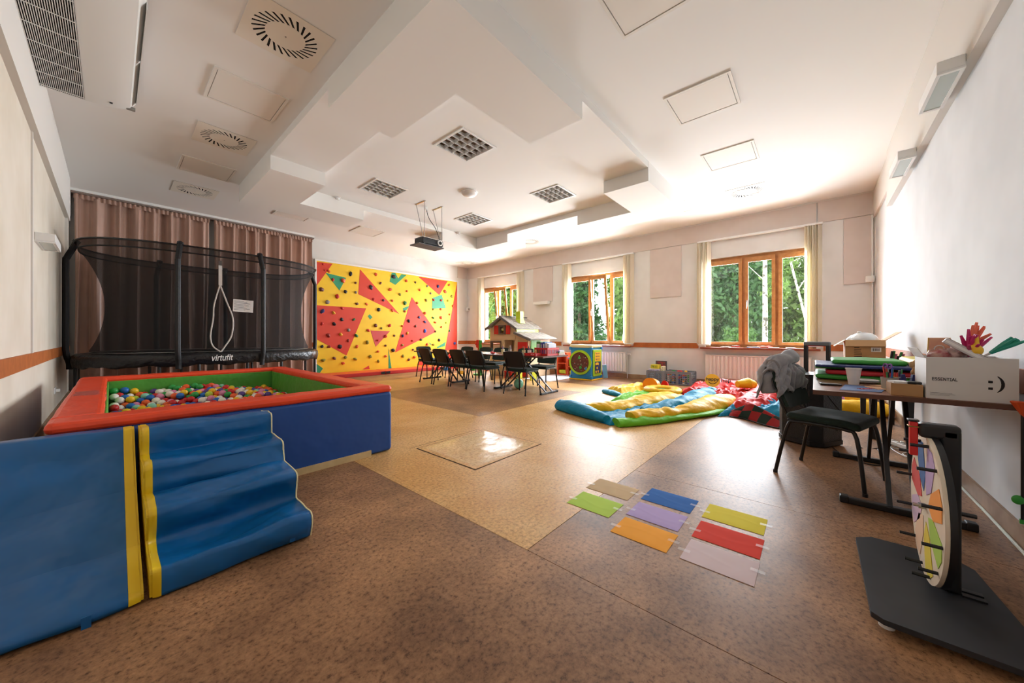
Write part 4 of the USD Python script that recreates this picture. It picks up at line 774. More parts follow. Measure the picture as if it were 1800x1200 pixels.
obj('round_rim', T(lathe([(.25, 0), (.305, 0), (.305, .03), (.25, .03)], 48), x0-.03, 4.385, .435, ry=90), AL, ac)
dp = obj('sand_disc', disc_x(x0-.018, x0-.002, 4.385, .435, .25, 48), ABR, ac)
rr = random.Random(3)
for i in range(30):
    a, r__ = rr.uniform(0, 6.28), .22*math.sqrt(rr.random()); obj('bead', ellip(x0-.022, 4.385+r__*math.cos(a), .435+r__*math.sin(a), .006, .011, .011, 1), [WHITE, PENC[0], PGREY, PENC[4]][i % 4], dp)
for y, z, c in ((4.40, .55, 'toy_green'), (4.37, .31, 'toy_green'), (4.22, .29, 'toy_blue')): obj('sand_window', disc_x(x0-.026, x0-.018, y, z, .035, 16), _m[c], dp)
nb = obj('number_board', rbox(x0+.05, y0-.03, .10, x1-.02, y0-.002, .75, .01), AL, ac); obj('yellow_inset', box(x0+.12, y0-.036, .47, x1-.09, y0-.0305, .69), AY, nb, smooth=False); obj('navy_inset', box(x0+.12, y0-.036, .17, x1-.09, y0-.0305, .45), AN, nb, smooth=False)
for i in range(3):
    for k in range(3): obj('peg_hole', disc_y(x0+.18+.07*i, y0-.040, y0-.036, .515+.07*k, .016, 10), HGREY if (i or k) else AN, nb)
for i, (dx, z) in enumerate(((.16, .21), (.27, .21), (.215, .30), (.16, .40), (.27, .40), (.215, .41))): obj('puzzle_piece', disc_y(x0+dx, y0-.044, y0-.036, z, .032, 8), AY, nb)
obj('side_wheel', disc_x(x1+.002, x1+.03, 4.32, .43, .24, 36), OR, ac); obj('wheel_hub', disc_x(x1+.03, x1+.04, 4.32, .43, .1, 24), AB, ac)
obj('paddle', T(rbox(-.012, -.06, -.17, .012, .06, .17, .012), x1+.10, 4.02, .19, rx=-6), mat('paddle_blue', '#86c3e6', .4), ac)

# ---------------------------------------------------------------- crates of bricks
CG = mat('crate_grey', '#7c8590', .5)
def lattice(L, h, n, m_):
    s = Polygon(R4(0, 0, L, h)); 
    for i in range(n):
        for k in range(m_):
            for o in (0, .5):
                cx, cz = .03+(L-.06)*(i+.5*o*2*.5+.25)/n, .03+(h-.07)*(k+o*.5+.25)/m_*.98; a, b = (L-.06)/n*.36, (h-.07)/m_*.36
                s = s.difference(Polygon([(cx-a, cz), (cx, cz-b), (cx+a, cz), (cx, cz+b)]))
    return s
def crate(label, x0, y0, x1, y1, h):
    t = thing('plastic_crate', label, 'crate')
    for p, q in (((x0, y1), (x0, y0)), ((x0, y0), (x1, y0)), ((x1, y0), (x1, y1)), ((x1, y1), (x0, y1))):
        L = math.hypot(q[0]-p[0], q[1]-p[1]); s = lattice(L, h, int(L/.05), 5); gm = getattr(s, 'geoms', [s])
        m = cat_([trimesh.creation.extrude_polygon(g_, .006, engine='earcut') for g_ in gm]); d = ((q[0]-p[0])/L, (q[1]-p[1])/L)
        m.apply_transform(np.array([[d[0], 0, -d[1], p[0]], [d[1], 0, d[0], p[1]], [0, 1, 0, .002], [0, 0, 0, 1.]])); obj('side_wall', m, CG, t, smooth=False)
    for p in ((x0, y0), (x1, y0), (x1, y1), (x0, y1), (x0, (y0+y1)/2)): obj('corner_post', rbox(p[0]-.016, p[1]-.016, 0, p[0]+.016, p[1]+.016, h, .005), CG, t)
    obj('rim', tube([(x0, y0, h), (x1, y0, h), (x1, y1, h), (x0, y1, h)], .012, 6, True), CG, t); obj('crate_floor', box(x0, y0, .001, x1, y1, .008), CG, t, smooth=False); return t
crate('grey lattice crate holding game boxes by the window wall', 8.22, 2.60, 8.60, 2.96, .28); crate('long grey lattice crate full of toy bricks by the window wall', 8.22, 2.02, 8.60, 2.575, .29)
bp_ = {}; rr = random.Random(8)
def brick_at(c, x, y, z, a):
    m = {'red': HRED, 'blue': mat('brick_blue', '#2458b4', .35), 'yellow': AY, 'green': mat('brick_green', '#2a9a4a', .35), 'white': WHITE}[c]; lb = f'{c} toy brick in the grey crate by the window wall'
    if c in bp_: return dup(bp_[c], (x, y, z), a)
    t = bp_[c] = thing('toy_brick', lb, 'toy brick', (x, y, z), a, f'{c} toy bricks in the crate'); obj('brick_body', rbox(-.05, -.026, 0, .05, .026, .045, .003), m, t); obj('studs', [cyl(-.03+.03*i, sy, .045, .055, .009, 8) for i in range(3) for sy in (-.012, .012)], m, t, kind='stuff')
for k in range(4):
    for i in range(3):
        for j in range(5): brick_at(['red', 'blue', 'yellow', 'blue', 'green', 'white', 'red'][rr.randrange(7)], 8.285+.125*i+rr.uniform(-.01, .01), 2.08+.105*j+rr.uniform(-.006, .006), .012+.062*k, rr.choice((0, 180)))
for i, (x, y, z, a, c) in enumerate(((8.3, 2.40, .262, 30, 'green'), (8.33, 2.28, .262, 80, 'red'), (8.36, 2.16, .262, 10, 'yellow'))): brick_at(c, x, y, z, a)
for i, (x0, y0, z0, x1, y1, z1, c, c2, lb) in enumerate(((8.28, 2.62, .012, 8.56, 2.94, .235, '#c9d6e2', '#8fb8d8', 'pale blue game box at the bottom of the crate of games'), (8.26, 2.68, .24, 8.5, 2.94, .325, '#d8d5ea', '#7d7bb8', 'white game box lying on top of the crate of games'), (8.27, 2.72, .328, 8.45, 2.90, .42, '#d9d23a', '#7c9a2a', 'lime yellow game box stacked on the crate of games'),
        (8.5, 2.62, .24, 8.56, 2.86, .5, '#4a4a4e', '#c8403a', 'dark game box standing at the back of the crate of games'), (8.28, 2.61, .24, 8.44, 2.672, .39, '#efe6c8', '#4f9a48', 'cream picture game box standing in the crate of games'))):
    t = thing('game_box', lb, 'box'); obj('carton', rbox(x0, y0, z0, x1, y1, z1, .004), mat('game_%d' % i, c, .5), t); obj('cover_print', box(x0-.0015, y0+.02, z0+.02, x0-.0003, y1-.02, z1-.02), mat('game_print_%d' % i, c2, .5, c, 25), t, smooth=False)
# ---------------------------------------------------------------- deflated bouncy castle
NB = mat('nylon_blue', '#1487ae', .55, bump=.3, bscale=16, dist=.03, spec=.22); NY = mat('nylon_yellow', '#e8b414', .55, bump=.3, bscale=15, dist=.03, spec=.22); NR = mat('nylon_red', '#c81c14', .55, bump=.3, bscale=14, dist=.03, spec=.22); NG = mat('nylon_green', '#6cbb2a', .55, bump=.3, bscale=15, dist=.03, spec=.22); NO = mat('nylon_orange', '#f08a22', .4, bump=.4, bscale=15)
bc = thing('deflated_bouncy_castle', 'deflated bouncy castle of blue, yellow, green and red nylon spread on the floor', 'bouncy castle')
def lump(name, pts, m, rad, flat=.55, amp=.035, seed=0, z=0, label=None, n=26, parent=None):
    """slack tube of cloth lying on the floor along pts; rad per point"""
    P = smooth_path([(x, y, 0) for x, y in pts], 14); k = len(P); rad = [r*1.12 for r in rad]; rr = np.interp(np.linspace(0, 1, k), np.linspace(0, 1, len(rad)), rad)
    t = tube(P, rr, n); v = t.vertices.copy(); v[:, 2] *= flat*.8
    w = meshkit.fbm(v*np.array([6, 6, 9]) + seed*3.1, 3, seed) - .5 + .18*(np.abs(meshkit.noise(v*13 + seed, seed) - .5)*2 - .5); nr = t.vertex_normals
    v += nr*(w*2*amp)[:, None]; base = rr.max()*flat*.44 + z; v[:, 2] = np.maximum(v[:, 2] + base, z + .004); t.vertices = v
    return obj(name, t, m, parent or bc, smooth=60, label=label)
def sheet(name, poly, m, h, amp, seed, z=0, cell=.05, label=None, parent=None, fr=1.0):
    """rumpled sheet over a floor polygon, h = height field amplitude"""
    S = Polygon(poly).buffer(0); tri = trimesh.creation.triangulate_polygon(S, engine='earcut'); v, f = tri
    v3, f3 = trimesh.remesh.subdivide_to_size(np.c_[v, np.zeros(len(v))], f, cell); t = trimesh.Trimesh(v3, f3, process=True)
    from shapely import points, distance
    d = np.minimum(1, distance(points(t.vertices[:, :2]), S.exterior)/.12)
    q = t.vertices*np.array([4, 4, 1])*fr + seed*5.7; zz = z + .012 + (h*d**.6)*(.35 + .65*meshkit.fbm(q, 3, seed)) + amp*d*np.abs(meshkit.fbm(q*2.6 + 9, 2, seed+3) - .5)*2
    V = t.vertices.copy(); V[:, 2] = zz; k = len(V); L = V.copy(); L[:, 2] = z + .003
    e = trimesh.Trimesh(V, t.faces, process=False); be = e.edges[trimesh.grouping.group_rows(e.edges_sorted, require_count=1)]
    F_ = np.vstack([t.faces, t.faces[:, ::-1] + k, np.c_[be[:, 0], be[:, 0]+k, be[:, 1]+k], np.c_[be[:, 0], be[:, 1]+k, be[:, 1]]])
    m_ = trimesh.Trimesh(np.vstack([V, L]), F_, process=False)
    return obj(name, m_, m, parent or bc, smooth=60, label=label)
sheet('blue_floor', [(4.42, 2.84), (4.1, 2.25), (3.93, 1.86), (4.10, 1.75), (5.0, 1.33), (5.75, 1.05), (6.6, .95), (7.4, 1.2), (7.2, 1.9), (6.0, 2.2), (5.1, 2.35)], NB, .07, .05, 1)
lump('blue_roll', [(4.36, 2.84), (4.27, 2.55), (4.12, 2.2), (3.99, 1.93)], NB, [.10, .13, .10, .05], .95, .02, 2)
lump('blue_roll', [(4.7, 1.75), (5.6, 1.55), (6.3, 1.42), (6.95, 1.42)], NB, [.06, .12, .19, .14], .8, .05, 3)
lump('green_edge', [(3.96, 1.80), (4.25, 1.6), (4.75, 1.32), (5.4, 1.04), (6.1, .95)], NG, [.09, .08, .06, .05, .04], .8, .02, 4)
lump('yellow_roll', [(4.37, 2.42), (4.55, 2.2), (5.0, 2.05), (5.5, 1.98), (5.95, 1.85), (6.3, 1.72)], NY, [.10, .15, .12, .17, .15, .06], .75, .04, 5)
lump('yellow_roll', [(4.2, 1.72), (4.5, 1.57), (4.9, 1.38), (5.4, 1.22), (5.95, 1.1), (6.5, 1.02)], NY, [.09, .12, .10, .16, .2, .1], .75, .04, 6)
sheet('yellow_flap', [(6.2, 3.03), (6.05, 2.75), (6.0, 2.62), (6.5, 2.45), (7.0, 2.5), (7.25, 2.75), (6.85, 2.95)], NY, .16, .06, 7)
lump('blue_hem', [(6.2, 3.05), (6.05, 2.8), (5.9, 2.55)], NB, [.05, .07, .03], .9, .01, 8)
sheet('green_sheet', [(4.95, 2.42), (5.6, 2.52), (6.5, 2.42), (6.7, 2.1), (5.9, 2.0), (5.2, 2.2)], NG, .14, .07, 9)
lump('yellow_ring', [(6.35 + .24*math.cos(a), 2.02 + .24*math.sin(a)) for a in np.linspace(0, 6.28, 13)], NY, [.07]*13, .9, .01, 10, .10)
lump('dark_green_pocket', [(6.35, 2.02), (6.45, 2.05)], HGREEN, [.15, .15], .4, .02, 12, .07)
sheet('red_sheet', [(6.35, 1.78), (7.4, 1.85), (8.05, 1.45), (8.2, .95), (7.6, .45), (6.3, .38), (5.6, .62), (5.65, .92), (6.4, 1.0)], NR, .20, .13, 13)
lump('red_roll', [(6.5, 1.72), (7.0, 1.5), (7.4, 1.25), (7.7, .95)], NR, [.08, .18, .25, .16], .85, .05, 14)
lump('red_roll', [(5.75, .78), (6.3, .72), (7.0, .62), (7.8, .72)], NR, [.07, .14, .24, .17], .8, .05, 15)
lump('yellow_patch', [(6.85, .98), (6.95, .84), (7.0, .74)], NY, [.06, .12, .05], 1.0, .01, 16, .22)
sm = obj('smiley_badge', T(cyl(0, 0, 0, .012, .115, 28), 6.93, 1.36, .30, ry=-72, rz=18), AY, bc, label='round yellow smiling badge on the red nylon')
def badge(m): return T(T(m, 0, 0, .013, rz=-90), 6.93, 1.36, .30, ry=-72, rz=18)
tt = text('happy', .05, .003); tt.apply_translation((-tt.bounds[1][0]/2, -.005, 0)); tt2 = text('hop', .06, .003); tt2.apply_translation((.13, -.02, -.008))
obj('badge_lettering', badge(tt), BLACK, sm, smooth=False); obj('badge_lettering', badge(tt2), BLACK, sm, smooth=False)
obj('badge_smile', badge(tube([(.07*math.cos(a), .01+.07*math.sin(a), .002) for a in np.linspace(-2.6, -.5, 12)], .005, 6)), BLACK, sm)
sheet('blue_end', [(5.3, .98), (5.8, .95), (6.6, .5), (6.5, .28), (5.72, .24), (5.8, .70)], NB, .14, .10, 17)
lump('blue_roll', [(5.8, .85), (5.95, .7), (6.3, .48)], NB, [.05, .1, .08], .8, .03, 18)
lump('orange_cap', [(6.82, 2.4), (6.95, 2.36)], NO, [.15, .12], 1.1, .01, 19, .05, label='orange dome on the castle floor')
lump('red_horn', [(7.35, 2.3), (7.42, 2.28)], NR, [.07, .05], 1.9, .005, 20, .0)
# chequered mat folded up in front of it
CHK = usdkit.material(stage, '/World/Looks/chequered', {'tc': ('texture_coordinate', {}), 'mp': ('mapping', dict(rotation=(0, 0, .55), scale=(1, 1, 0))), 'ck': ('checker_texture', dict(color1=C('#8e1a18'), color2=C('#1a281f'), scale=7.5)), 'p': ('principled_bsdf', dict(roughness=.85, specular_ior_level=.15))},
    [('tc.object', 'mp.vector'), ('mp.vector', 'ck.vector'), ('ck.color', 'p.base_color')], surface='p.BSDF')
t = thing('chequered_mat', 'red and dark green chequered mat folded up beside the bouncy castle', 'mat')
def chk(u, v):
    a = np.array([5.40, .87]); b = np.array([5.02, .14]); k = 1 - np.abs(u-.32)/np.where(u > .32, .68, .40)
    p = (1-u)[:, None]*a + u[:, None]*b + v[:, None]*np.array([.30, -.02]) + ((1-v)*.05*np.sin(u*7))[:, None]*np.array([1, 0])
    return np.c_[p, .012 + .20*np.clip(1-np.abs(v-.55)/.55, 0, 1)**.9*np.clip(k, 0, 1)**.8]
obj('mat_sheet', grid(chk, 24, 16, .008), CHK, t, smooth=True); obj('mat_binding', tube(chk(np.linspace(0, 1, 12), np.zeros(12)), .005, 6), BLACK, t)

# ---------------------------------------------------------------- coloured papers taped to the floor
TAPE = see('clear_tape', '#ffffff', .12, .3)
def floor_paper(label, c, x0, x1, y0, y1, seed):
    t = thing('floor_paper', label, 'paper'); m = mat('paper_' + c.lstrip('#'), c, .9, spec=.2)
    obj('sheet', grid(lambda u, v: np.c_[x0+(x1-x0)*u, y0+(y1-y0)*v, .0016+.0028*meshkit.fbm(np.c_[u*2.2, v*5, 0*u]+seed, 2, seed)*np.minimum(1, 6*np.minimum(np.minimum(u, 1-u), np.minimum(v, 1-v))) + .0007*np.exp(-((u-.5-.12*np.sin(v*4+seed))/.05)**2)], 22, 30, .0008), m, t, smooth=True)
    xm = (x0+x1)/2
    for y, dx in ((y0, .02), (y1, -.03)): obj('tape', box(xm+dx-.012, y-.028, .0052, xm+dx+.012, y+.028, .0058), TAPE, t, smooth=False)
for a in (('pale tan paper sheet on the floor, farthest of the taped papers', '#cbb08a', 2.21, 2.42, .925, 1.225), ('lime green paper sheet taped to the floor', '#b5d45c', 1.927, 2.14, .92, 1.208), ('blue paper sheet taped to the floor', '#2f65ad', 2.292, 2.508, .57, .868), ('lilac paper sheet taped to the floor between blue and orange', '#b6a2cf', 2.037, 2.246, .568, .86),
          ('orange paper sheet taped to the floor', '#f4a63c', 1.80, 2.003, .555, .85), ('yellow paper sheet taped to the floor', '#dccb3f', 2.302, 2.515, .208, .508), ('red paper sheet taped to the floor', '#d8402f', 2.042, 2.252, .20, .50), ('pale pink paper sheet on the floor, nearest the camera', '#d6c2c4', 1.803, 2.013, .196, .494)): floor_paper(*a, seed=len(a[0]))
t = thing('floor_hatch', 'square floor hatch with a wrinkled clear film taped over it', 'hatch')
obj('hatch_lid', box(1.925, 2.065, .0004, 2.808, 2.868, .003), F_LIGHT, t, smooth=False)
for q in ((1.915, 2.055, 2.818, 2.063), (1.915, 2.87, 2.818, 2.878), (1.915, 2.063, 1.923, 2.87), (2.81, 2.063, 2.818, 2.87), (1.87, 2.93, 2.80, 2.934), (1.96, 2.86, 2.80, 2.864)): obj('gap', box(q[0], q[1], .0003, q[2], q[3], .0012 if q[1] < 2.9 else .0008), DARK, t, smooth=False)
film = grid(lambda u, v: np.c_[1.97+.80*u, 2.11+.72*v, .0045+.006*meshkit.fbm(np.c_[u*5, v*9, 0*u], 3, 4)*np.minimum(1, 8*np.minimum(np.minimum(u, 1-u), np.minimum(v, 1-v)))], 70, 60)
obj('clear_film', T(film, 0, 0, -.001), floor_mat('film_over_vinyl', '#deb27a', '#efcf9c', '#b09878', .2), t, smooth=True, label='wrinkled glossy film')
# ---------------------------------------------------------------- right hand table, chair, jacket, loudspeaker
chr_ = dup(ch0, (3.61, -.085, 0), -107, 'dark green chair with a grey jacket, pulled up to the right hand table', 'single chair at the right hand table')
def desk():
    t = thing('folding_table', 'brown folding table along the right wall holding the white ESSENTIAL box', 'table', (0, 0, 0)); h = .74
    obj('tabletop', box(2.862, -.758, h-.026, 4.418, .008, h), TOPM, t, smooth=False)
    obj('edge_band', prism(Polygon([(2.86, -.76), (4.42, -.76), (4.42, .01), (2.86, .01)]).difference(Polygon([(2.862, -.758), (4.418, -.758), (4.418, .008), (2.862, .008)])), h-.027, h-.0005), EDGE, t, smooth=False)
    for f, q in ((3.12, 3.5), (4.25, 3.86)):
        obj('foot_bar', rbox(f-.022, -.67, 0, f+.022, -.13, .038, .006), BLACKM, t)
        for yy in (-.45, -.345): obj('leg', bar((f, yy, .03), (q, yy, h-.045), .036, .022), BLACKM, t)
        for yy in (-.675, -.165): obj('foot_cap', rbox(f-.027, yy, 0, f+.027, yy+.045, .046, .008), BLACK, t)
        obj('top_rail', box(q-.015, -.70, h-.05, q+.015, -.06, h-.027), BLACKM, t, smooth=False)
    return t
desk(); DZ = .74
JK = mat('jacket_grey', '#98979b', .9, '#8c8b90', 20, sheen=.4)
jk = thing('jacket', 'crumpled grey jacket draped over the back of the dark green chair', 'jacket', (3.61, -.085, 0), -107)
def drape(u, v):
    y = (u-.5)*.49; s = (v-.5)*2; hang = np.where(s > 0, .17+.05*np.sin(u*5), .19+.03*np.cos(u*3.0+.4))
    top = .85 + .045*np.sin(u*6+.5) - .09*(np.abs(u-.5)*2)**3; a = np.clip(s/.30, -1, 1)
    x = -.30 + .06*np.sin(a*math.pi/2)*(.65+.35*np.sin(math.pi*np.clip(u, .02, .98)))*(1+.25*np.sin(u*9)) + np.where(np.abs(s) > .3, .02*s, 0)
    z = top - .04*(1-np.cos(a*math.pi/2)) - np.maximum(np.abs(s)-.3, 0)/.7*hang
    p = np.c_[x, y*(1+.05*np.sin(v*8)), z]; f = meshkit.fbm(np.c_[u*3.2 + v*1.6, v*2.4 - u*1.5, 0*u]*1.3+3, 3, 6) - .5; r = np.abs(np.sin((u*1.3+v*1.1+f*.9)*9))
    p[:, 0] += (f*.11 + (r-.5)*.022)*np.sign(s+.001)*.8; p[:, 2] += np.abs(f)*.09 + r*.016; return p
obj('jacket_cloth', grid(drape, 70, 80, .012), JK, jk, smooth=True)
slv = smooth_path([(-.33, -.12, .84), (-.345, -.17, .78), (-.34, -.19, .70), (-.325, -.185, .62)], 6); sm_ = tube(slv, np.interp(np.linspace(0, 1, len(slv)), [0, .4, 1], [.05, .062, .045]), 14)
sm_.vertices = sm_.vertices + sm_.vertex_normals*((meshkit.fbm(sm_.vertices*16, 3, 3)-.5)*.05)[:, None]; obj('sleeve', sm_, JK, jk, smooth=True)
hd = tube(smooth_path([(-.30, -.2, .84), (-.27, -.05, .885), (-.28, .12, .90), (-.33, .2, .87)], 6), .052, 16); hd.vertices = hd.vertices + hd.vertex_normals*((meshkit.fbm(hd.vertices*15, 3, 8)-.5)*.06)[:, None]; obj('hood', hd, JK, jk, smooth=True)
obj('collar', tube(smooth_path([(-.33, -.22, .80), (-.30, -.12, .86), (-.31, .0, .85)], 6), .022, 10), mat('jacket_lining', '#3b3c3f', .9), jk, smooth=True)
# portable loudspeaker with trolley handle
sp = thing('loudspeaker', 'black portable loudspeaker with a raised trolley handle behind the table', 'loudspeaker', (4.66, .06, 0), 150)
bd = Polygon([(-.17, -.19), (.10, -.19), (.17, -.12), (.17, .12), (.10, .19), (-.17, .19)]).buffer(.01)
obj('cabinet', prism(bd, .05, .66), mat('speaker_black', '#1d1e20', .5, bump=.3, bscale=90), sp, smooth=50)
obj('base_cap', prism(bd.buffer(.008), .012, .055), BLACK, sp, smooth=50); obj('top_cap', prism(bd.buffer(.006), .66, .70), BLACK, sp, smooth=50)
obj('front_grille', box(.181, -.11, .09, .186, .11, .62), mat('grille_dark', '#26272a', .6, '#101012', 160, lo=.45, hi=.55), sp, smooth=False); obj('woofer_ring', T(lathe([(.085, 0), (.1, 0), (.1, .008), (.085, .008)], 30), .186, 0, .3, ry=90), BLACKM, sp)
for sy in (-1, 1): obj('handle_tube', [tube([(-.15, .1*sy, .68), (-.15, .1*sy, 1.01)], .011, 8), rbox(-.165, .1*sy-.016, .66, -.135, .1*sy+.016, .98, .005)], BLACKM, sp); obj('wheel', disc_y(-.185, .13*sy-.02, .13*sy+.02, .05, .05, 20), BLACK, sp)
obj('handle_grip', rbox(-.168, -.118, .975, -.132, .118, 1.018, .012), mat('grip_grey', '#6a6f78', .4), sp); obj('grip_strip', box(-.166, -.08, .970, -.134, .08, .9755), HRED, sp, smooth=False)
# things on the table
t = thing('paper_cup', 'small white plastic cup standing on the right hand table', 'cup', (3.345, -.2, DZ)); obj('cup_wall', lathe([(0, .001), (.026, .001), (.04, .108), (.043, .112), (.038, .112), (.024, .004), (0, .004)], 28), mat('cup_white', '#e4e1df', .35), t, smooth=40); obj('lip', T(lathe([(.039, .109), (.043, .109), (.043, .114), (.039, .114)], 28), 0, 0, 0), WHITE, t)
t = thing('card', 'blue card with red scribbles at the near edge of the right hand table', 'card'); obj('card_sheet', prism([(2.965, -.115), (3.30, -.155), (3.255, -.345), (2.98, -.297)], DZ+.0005, DZ+.0025), mat('card_blue', '#4f6fa6', .6), t, smooth=False)
rr = random.Random(2)
for i in range(9): obj('scribble', tube([(3.07+.012*i+rr.uniform(-.01, .01), -.20-.010*i, DZ+.0035), (3.09+.012*i+rr.uniform(-.02, .02), -.22-.008*i, DZ+.0035), (3.06+.012*i, -.225-.008*i, DZ+.0035)], .0014, 4), HRED, t)
for i, (x, y, a, lb) in enumerate(((3.20, -.315, 20, 'tan envelope half under the cardboard tray'), (3.3, -.36, 45, 'second tan envelope lying behind the first'))):
    t = thing('envelope', lb, 'envelope', (x, y, DZ+.002+.004*i), a); obj('envelope_body', box(-.07, -.05, 0, .07, .05, .003), mat('envelope_tan', '#dcae84', .7), t, smooth=False); obj('flap', prism([(-.07, .05), (.07, .05), (0, .0)], .0032, .0045), mat('envelope_tan', '#dcae84', .7), t, smooth=False)
t = thing('eyeglass_case', 'flat dark pouch near the left end of the right hand table', 'pouch', (3.2, -.08, DZ), 10); obj('pouch_body', rbox(-.02, -.055, .001, .02, .055, .014, .006), BLACK, t); obj('pouch_rim', tube([(-.018, -.05, .012), (.018, -.05, .012), (.018, .05, .012), (-.018, .05, .012)], .002, 6, True), METAL, t)
CARD = mat('cardboard', '#b58c5e', .75, '#a87f52', 8); CARDI = mat('cardboard_light', '#cda577', .75)
def carton(t, x0, y0, x1, y1, z0, h, th=.004, m=CARD):
    for b_ in (box(x0, y0, z0+.001, x0+th, y1, z0+h), box(x1-th, y0, z0+.001, x1, y1, z0+h), box(x0+th, y0, z0+.001, x1-th, y0+th, z0+h), box(x0+th, y1-th, z0+.001, x1-th, y1, z0+h)): obj('side_wall', b_, m, t, smooth=False)
    obj('bottom', box(x0+th, y0+th, z0+.001, x1-th, y1-th, z0+.005), m, t, smooth=False)
t = thing('cardboard_tray', 'low cardboard tray with stationery in front of the white box', 'tray', (0, 0, 0)); carton(t, 2.90, -.445, 3.07, -.325, DZ, .065)
t = thing('notepad', 'white pad lying on the cardboard tray', 'notepad', (2.96, -.365, DZ+.0655), 12); obj('pages', box(-.035, -.03, 0, .045, .035, .010), PAPER, t, smooth=False); obj('cover', box(-.035, -.03, .0102, .045, .035, .0115), WHITE, t, smooth=False)
t = thing('remote_control', 'black remote control lying on the cardboard tray', 'remote control', (2.935, -.418, DZ+.066), 90); obj('remote_case', rbox(-.026, -.02, 0, .028, .02, .014, .005), BLACK, t)
for i in range(3): obj('button', cyl(-.012+.012*i, 0, .014, .0155, .003, 8), PGREY, t)
cup('pot of white pens and scissors behind the cardboard tray', 3.2, -.352, PGREY, 10, DZ, .075, .04, .13, 7)
cup('pot of glue sticks and brushes behind the cardboard tray', 3.3, -.40, mat('pot_ochre', '#c28a3a', .5), 6, DZ, .075, .032, .12, 9)
t = thing('scissors', 'purple handled scissors standing in the pen pot', 'scissors', (3.205, -.345, DZ+.06), 30); 
for s in (-1, 1): obj('handle', T(lathe([(.011, -.003), (.017, -.003), (.017, .003), (.011, .003)], 16), .016*s, 0, .085, rx=90), mat('scissor_purple', '#7b3f9a', .4), t)
obj('blade', [box(-.006, -.002, 0, -.001, 0, .07), box(.001, 0, 0, .006, .002, .07)], METAL, t, smooth=False)
for i, (x, y) in enumerate(((3.17, -.404), (3.17, -.447))):
    t = thing('clip_stand', ['left navy plastic clip behind the cardboard tray', 'right navy plastic clip behind the cardboard tray'][i], 'clip', (x, y, DZ)); q = prism([(-.026, 0), (.026, 0), (.026, .05), (.012, .06), (.006, .1), (-.006, .1), (-.012, .06), (-.026, .05)], -.01, .01); obj('clip_body', T(q, 0, 0, .001, rx=90, rz=-70), AN, t, smooth=False); obj('clip_pin', tube([(0, -.02, .08), (0, .02, .08)], .003, 6), METAL, t)
t = thing('dried_bouquet', 'bunch of dried brown grass between the clips and the white box', 'dried flowers', (3.26, -.475, DZ)); rr = random.Random(4)
for i in range(14): a, b_ = rr.uniform(0, 6.28), rr.uniform(.01, .035); obj('stalk', tube([(0, 0, .002), (b_*math.cos(a), b_*math.sin(a), .17*rr.uniform(.8, 1.1))], .0025, 5), CARDI, t); obj('tuft', ellip(b_*math.cos(a), b_*math.sin(a), .15*rr.uniform(.7, 1.1), .011, .011, .02, 1), CARD, t)
# white box with its print
WB = mat('box_white', '#d8d6d3', .6); PRINT = mat('print_black', '#1b1718', .7)
wb = thing('white_box', 'white carton printed ESSENTIAL with a smile, full of party things', 'box'); carton(wb, 2.88, -.745, 3.16, -.452, DZ, .222, .004, WB)
obj('open_flap', T(box(0, 0, 0, .27, .003, .06), 2.885, -.4515, DZ+.215, rx=-28), WB, wb, smooth=False)
def onbox(m, y, z): return T(m, 2.8796, y, z, rx=90, rz=-90)
tx = text('ESSENTIAL', .0155, .0006); tx.apply_scale((.086/(tx.bounds[1][0]-tx.bounds[0][0]), 1, 1)); obj('print_word', onbox(tx, -.471, .838), PRINT, wb, smooth=False)
for z in (.838, .805): obj('print_eye', box(2.8788, -.668, z, 2.8799, -.6545, z+.0115), PRINT, wb, smooth=False)
a_ = np.linspace(-1.05, 1.05, 20); o_ = [(.046*math.sin(a), .040*math.cos(a)-.02) for a in a_]; i_ = [(.046*math.sin(a)*.98, .026*math.cos(a)-.0165) for a in a_[::-1]]
pz = prism([(x, y) for y, x in o_ + i_], 0, .0008); obj('print_smile', onbox(pz, -.684, .833), PRINT, wb, smooth=False)
for i, w_ in enumerate((.075, .085, .066)): obj('small_print', box(2.8792, -.466-w_, .772-.0065*i, 2.8799, -.466, .7735-.0065*i), INK, wb, smooth=False)
def bag(label, x, y, z, rx_, ry_, rz_, c, c2, seed, film=True):
    t = thing('party_bag', label, 'bag', (x, y, z)); m = ellip(0, 0, 0, rx_, ry_, rz_, 3); m.vertices = m.vertices + m.vertex_normals*((meshkit.fbm(m.vertices*28+seed, 3, seed)-.5)*.035)[:, None]
    obj('bag_contents', m, mat('bag_%d' % seed, c, .3, c2, 18, coat=.5), t, smooth=40)
    m2 = ellip(0, 0, .004, rx_*1.08, ry_*1.08, rz_*1.1, 3); m2.vertices = m2.vertices + m2.vertex_normals*((meshkit.fbm(m2.vertices*45+seed, 2, seed+2)-.5)*.03)[:, None]; obj('clear_wrap', m2, PANE, t, smooth=False); return t
bag('shiny red and brown sweets bag at the left of the white box', 2.96, -.51, .965, .05, .045, .04, '#9a2a34', '#c99a8a', 1); bag('clear bag of brown things in the middle of the white box', 2.97, -.565, .97, .05, .045, .045, '#7c5a50', '#d0a8a0', 2); bag('dark red bag at the bottom of the white box', 3.02, -.60, .93, .07, .06, .05, '#6b1f2b', '#3a2226', 3)
t = thing('greeting_card', 'peach greeting card standing in the white box', 'card', (3.0, -.505, .95), 8, ry=-8); obj('card_front', box(-.002, -.05, 0, .002, .03, .115), mat('card_peach', '#e6b48f', .6, '#d99a86', 12), t, smooth=False); obj('card_edge', box(-.0025, .03, 0, .0025, .034, .115), mat('card_gold', '#d8b04a', .5), t, smooth=False); obj('card_emblem', T(lathe([(.016, 0), (.02, 0), (.02, .002), (.016, .002)], 20), -.0045, -.01, .055, ry=90), WHITE, t)
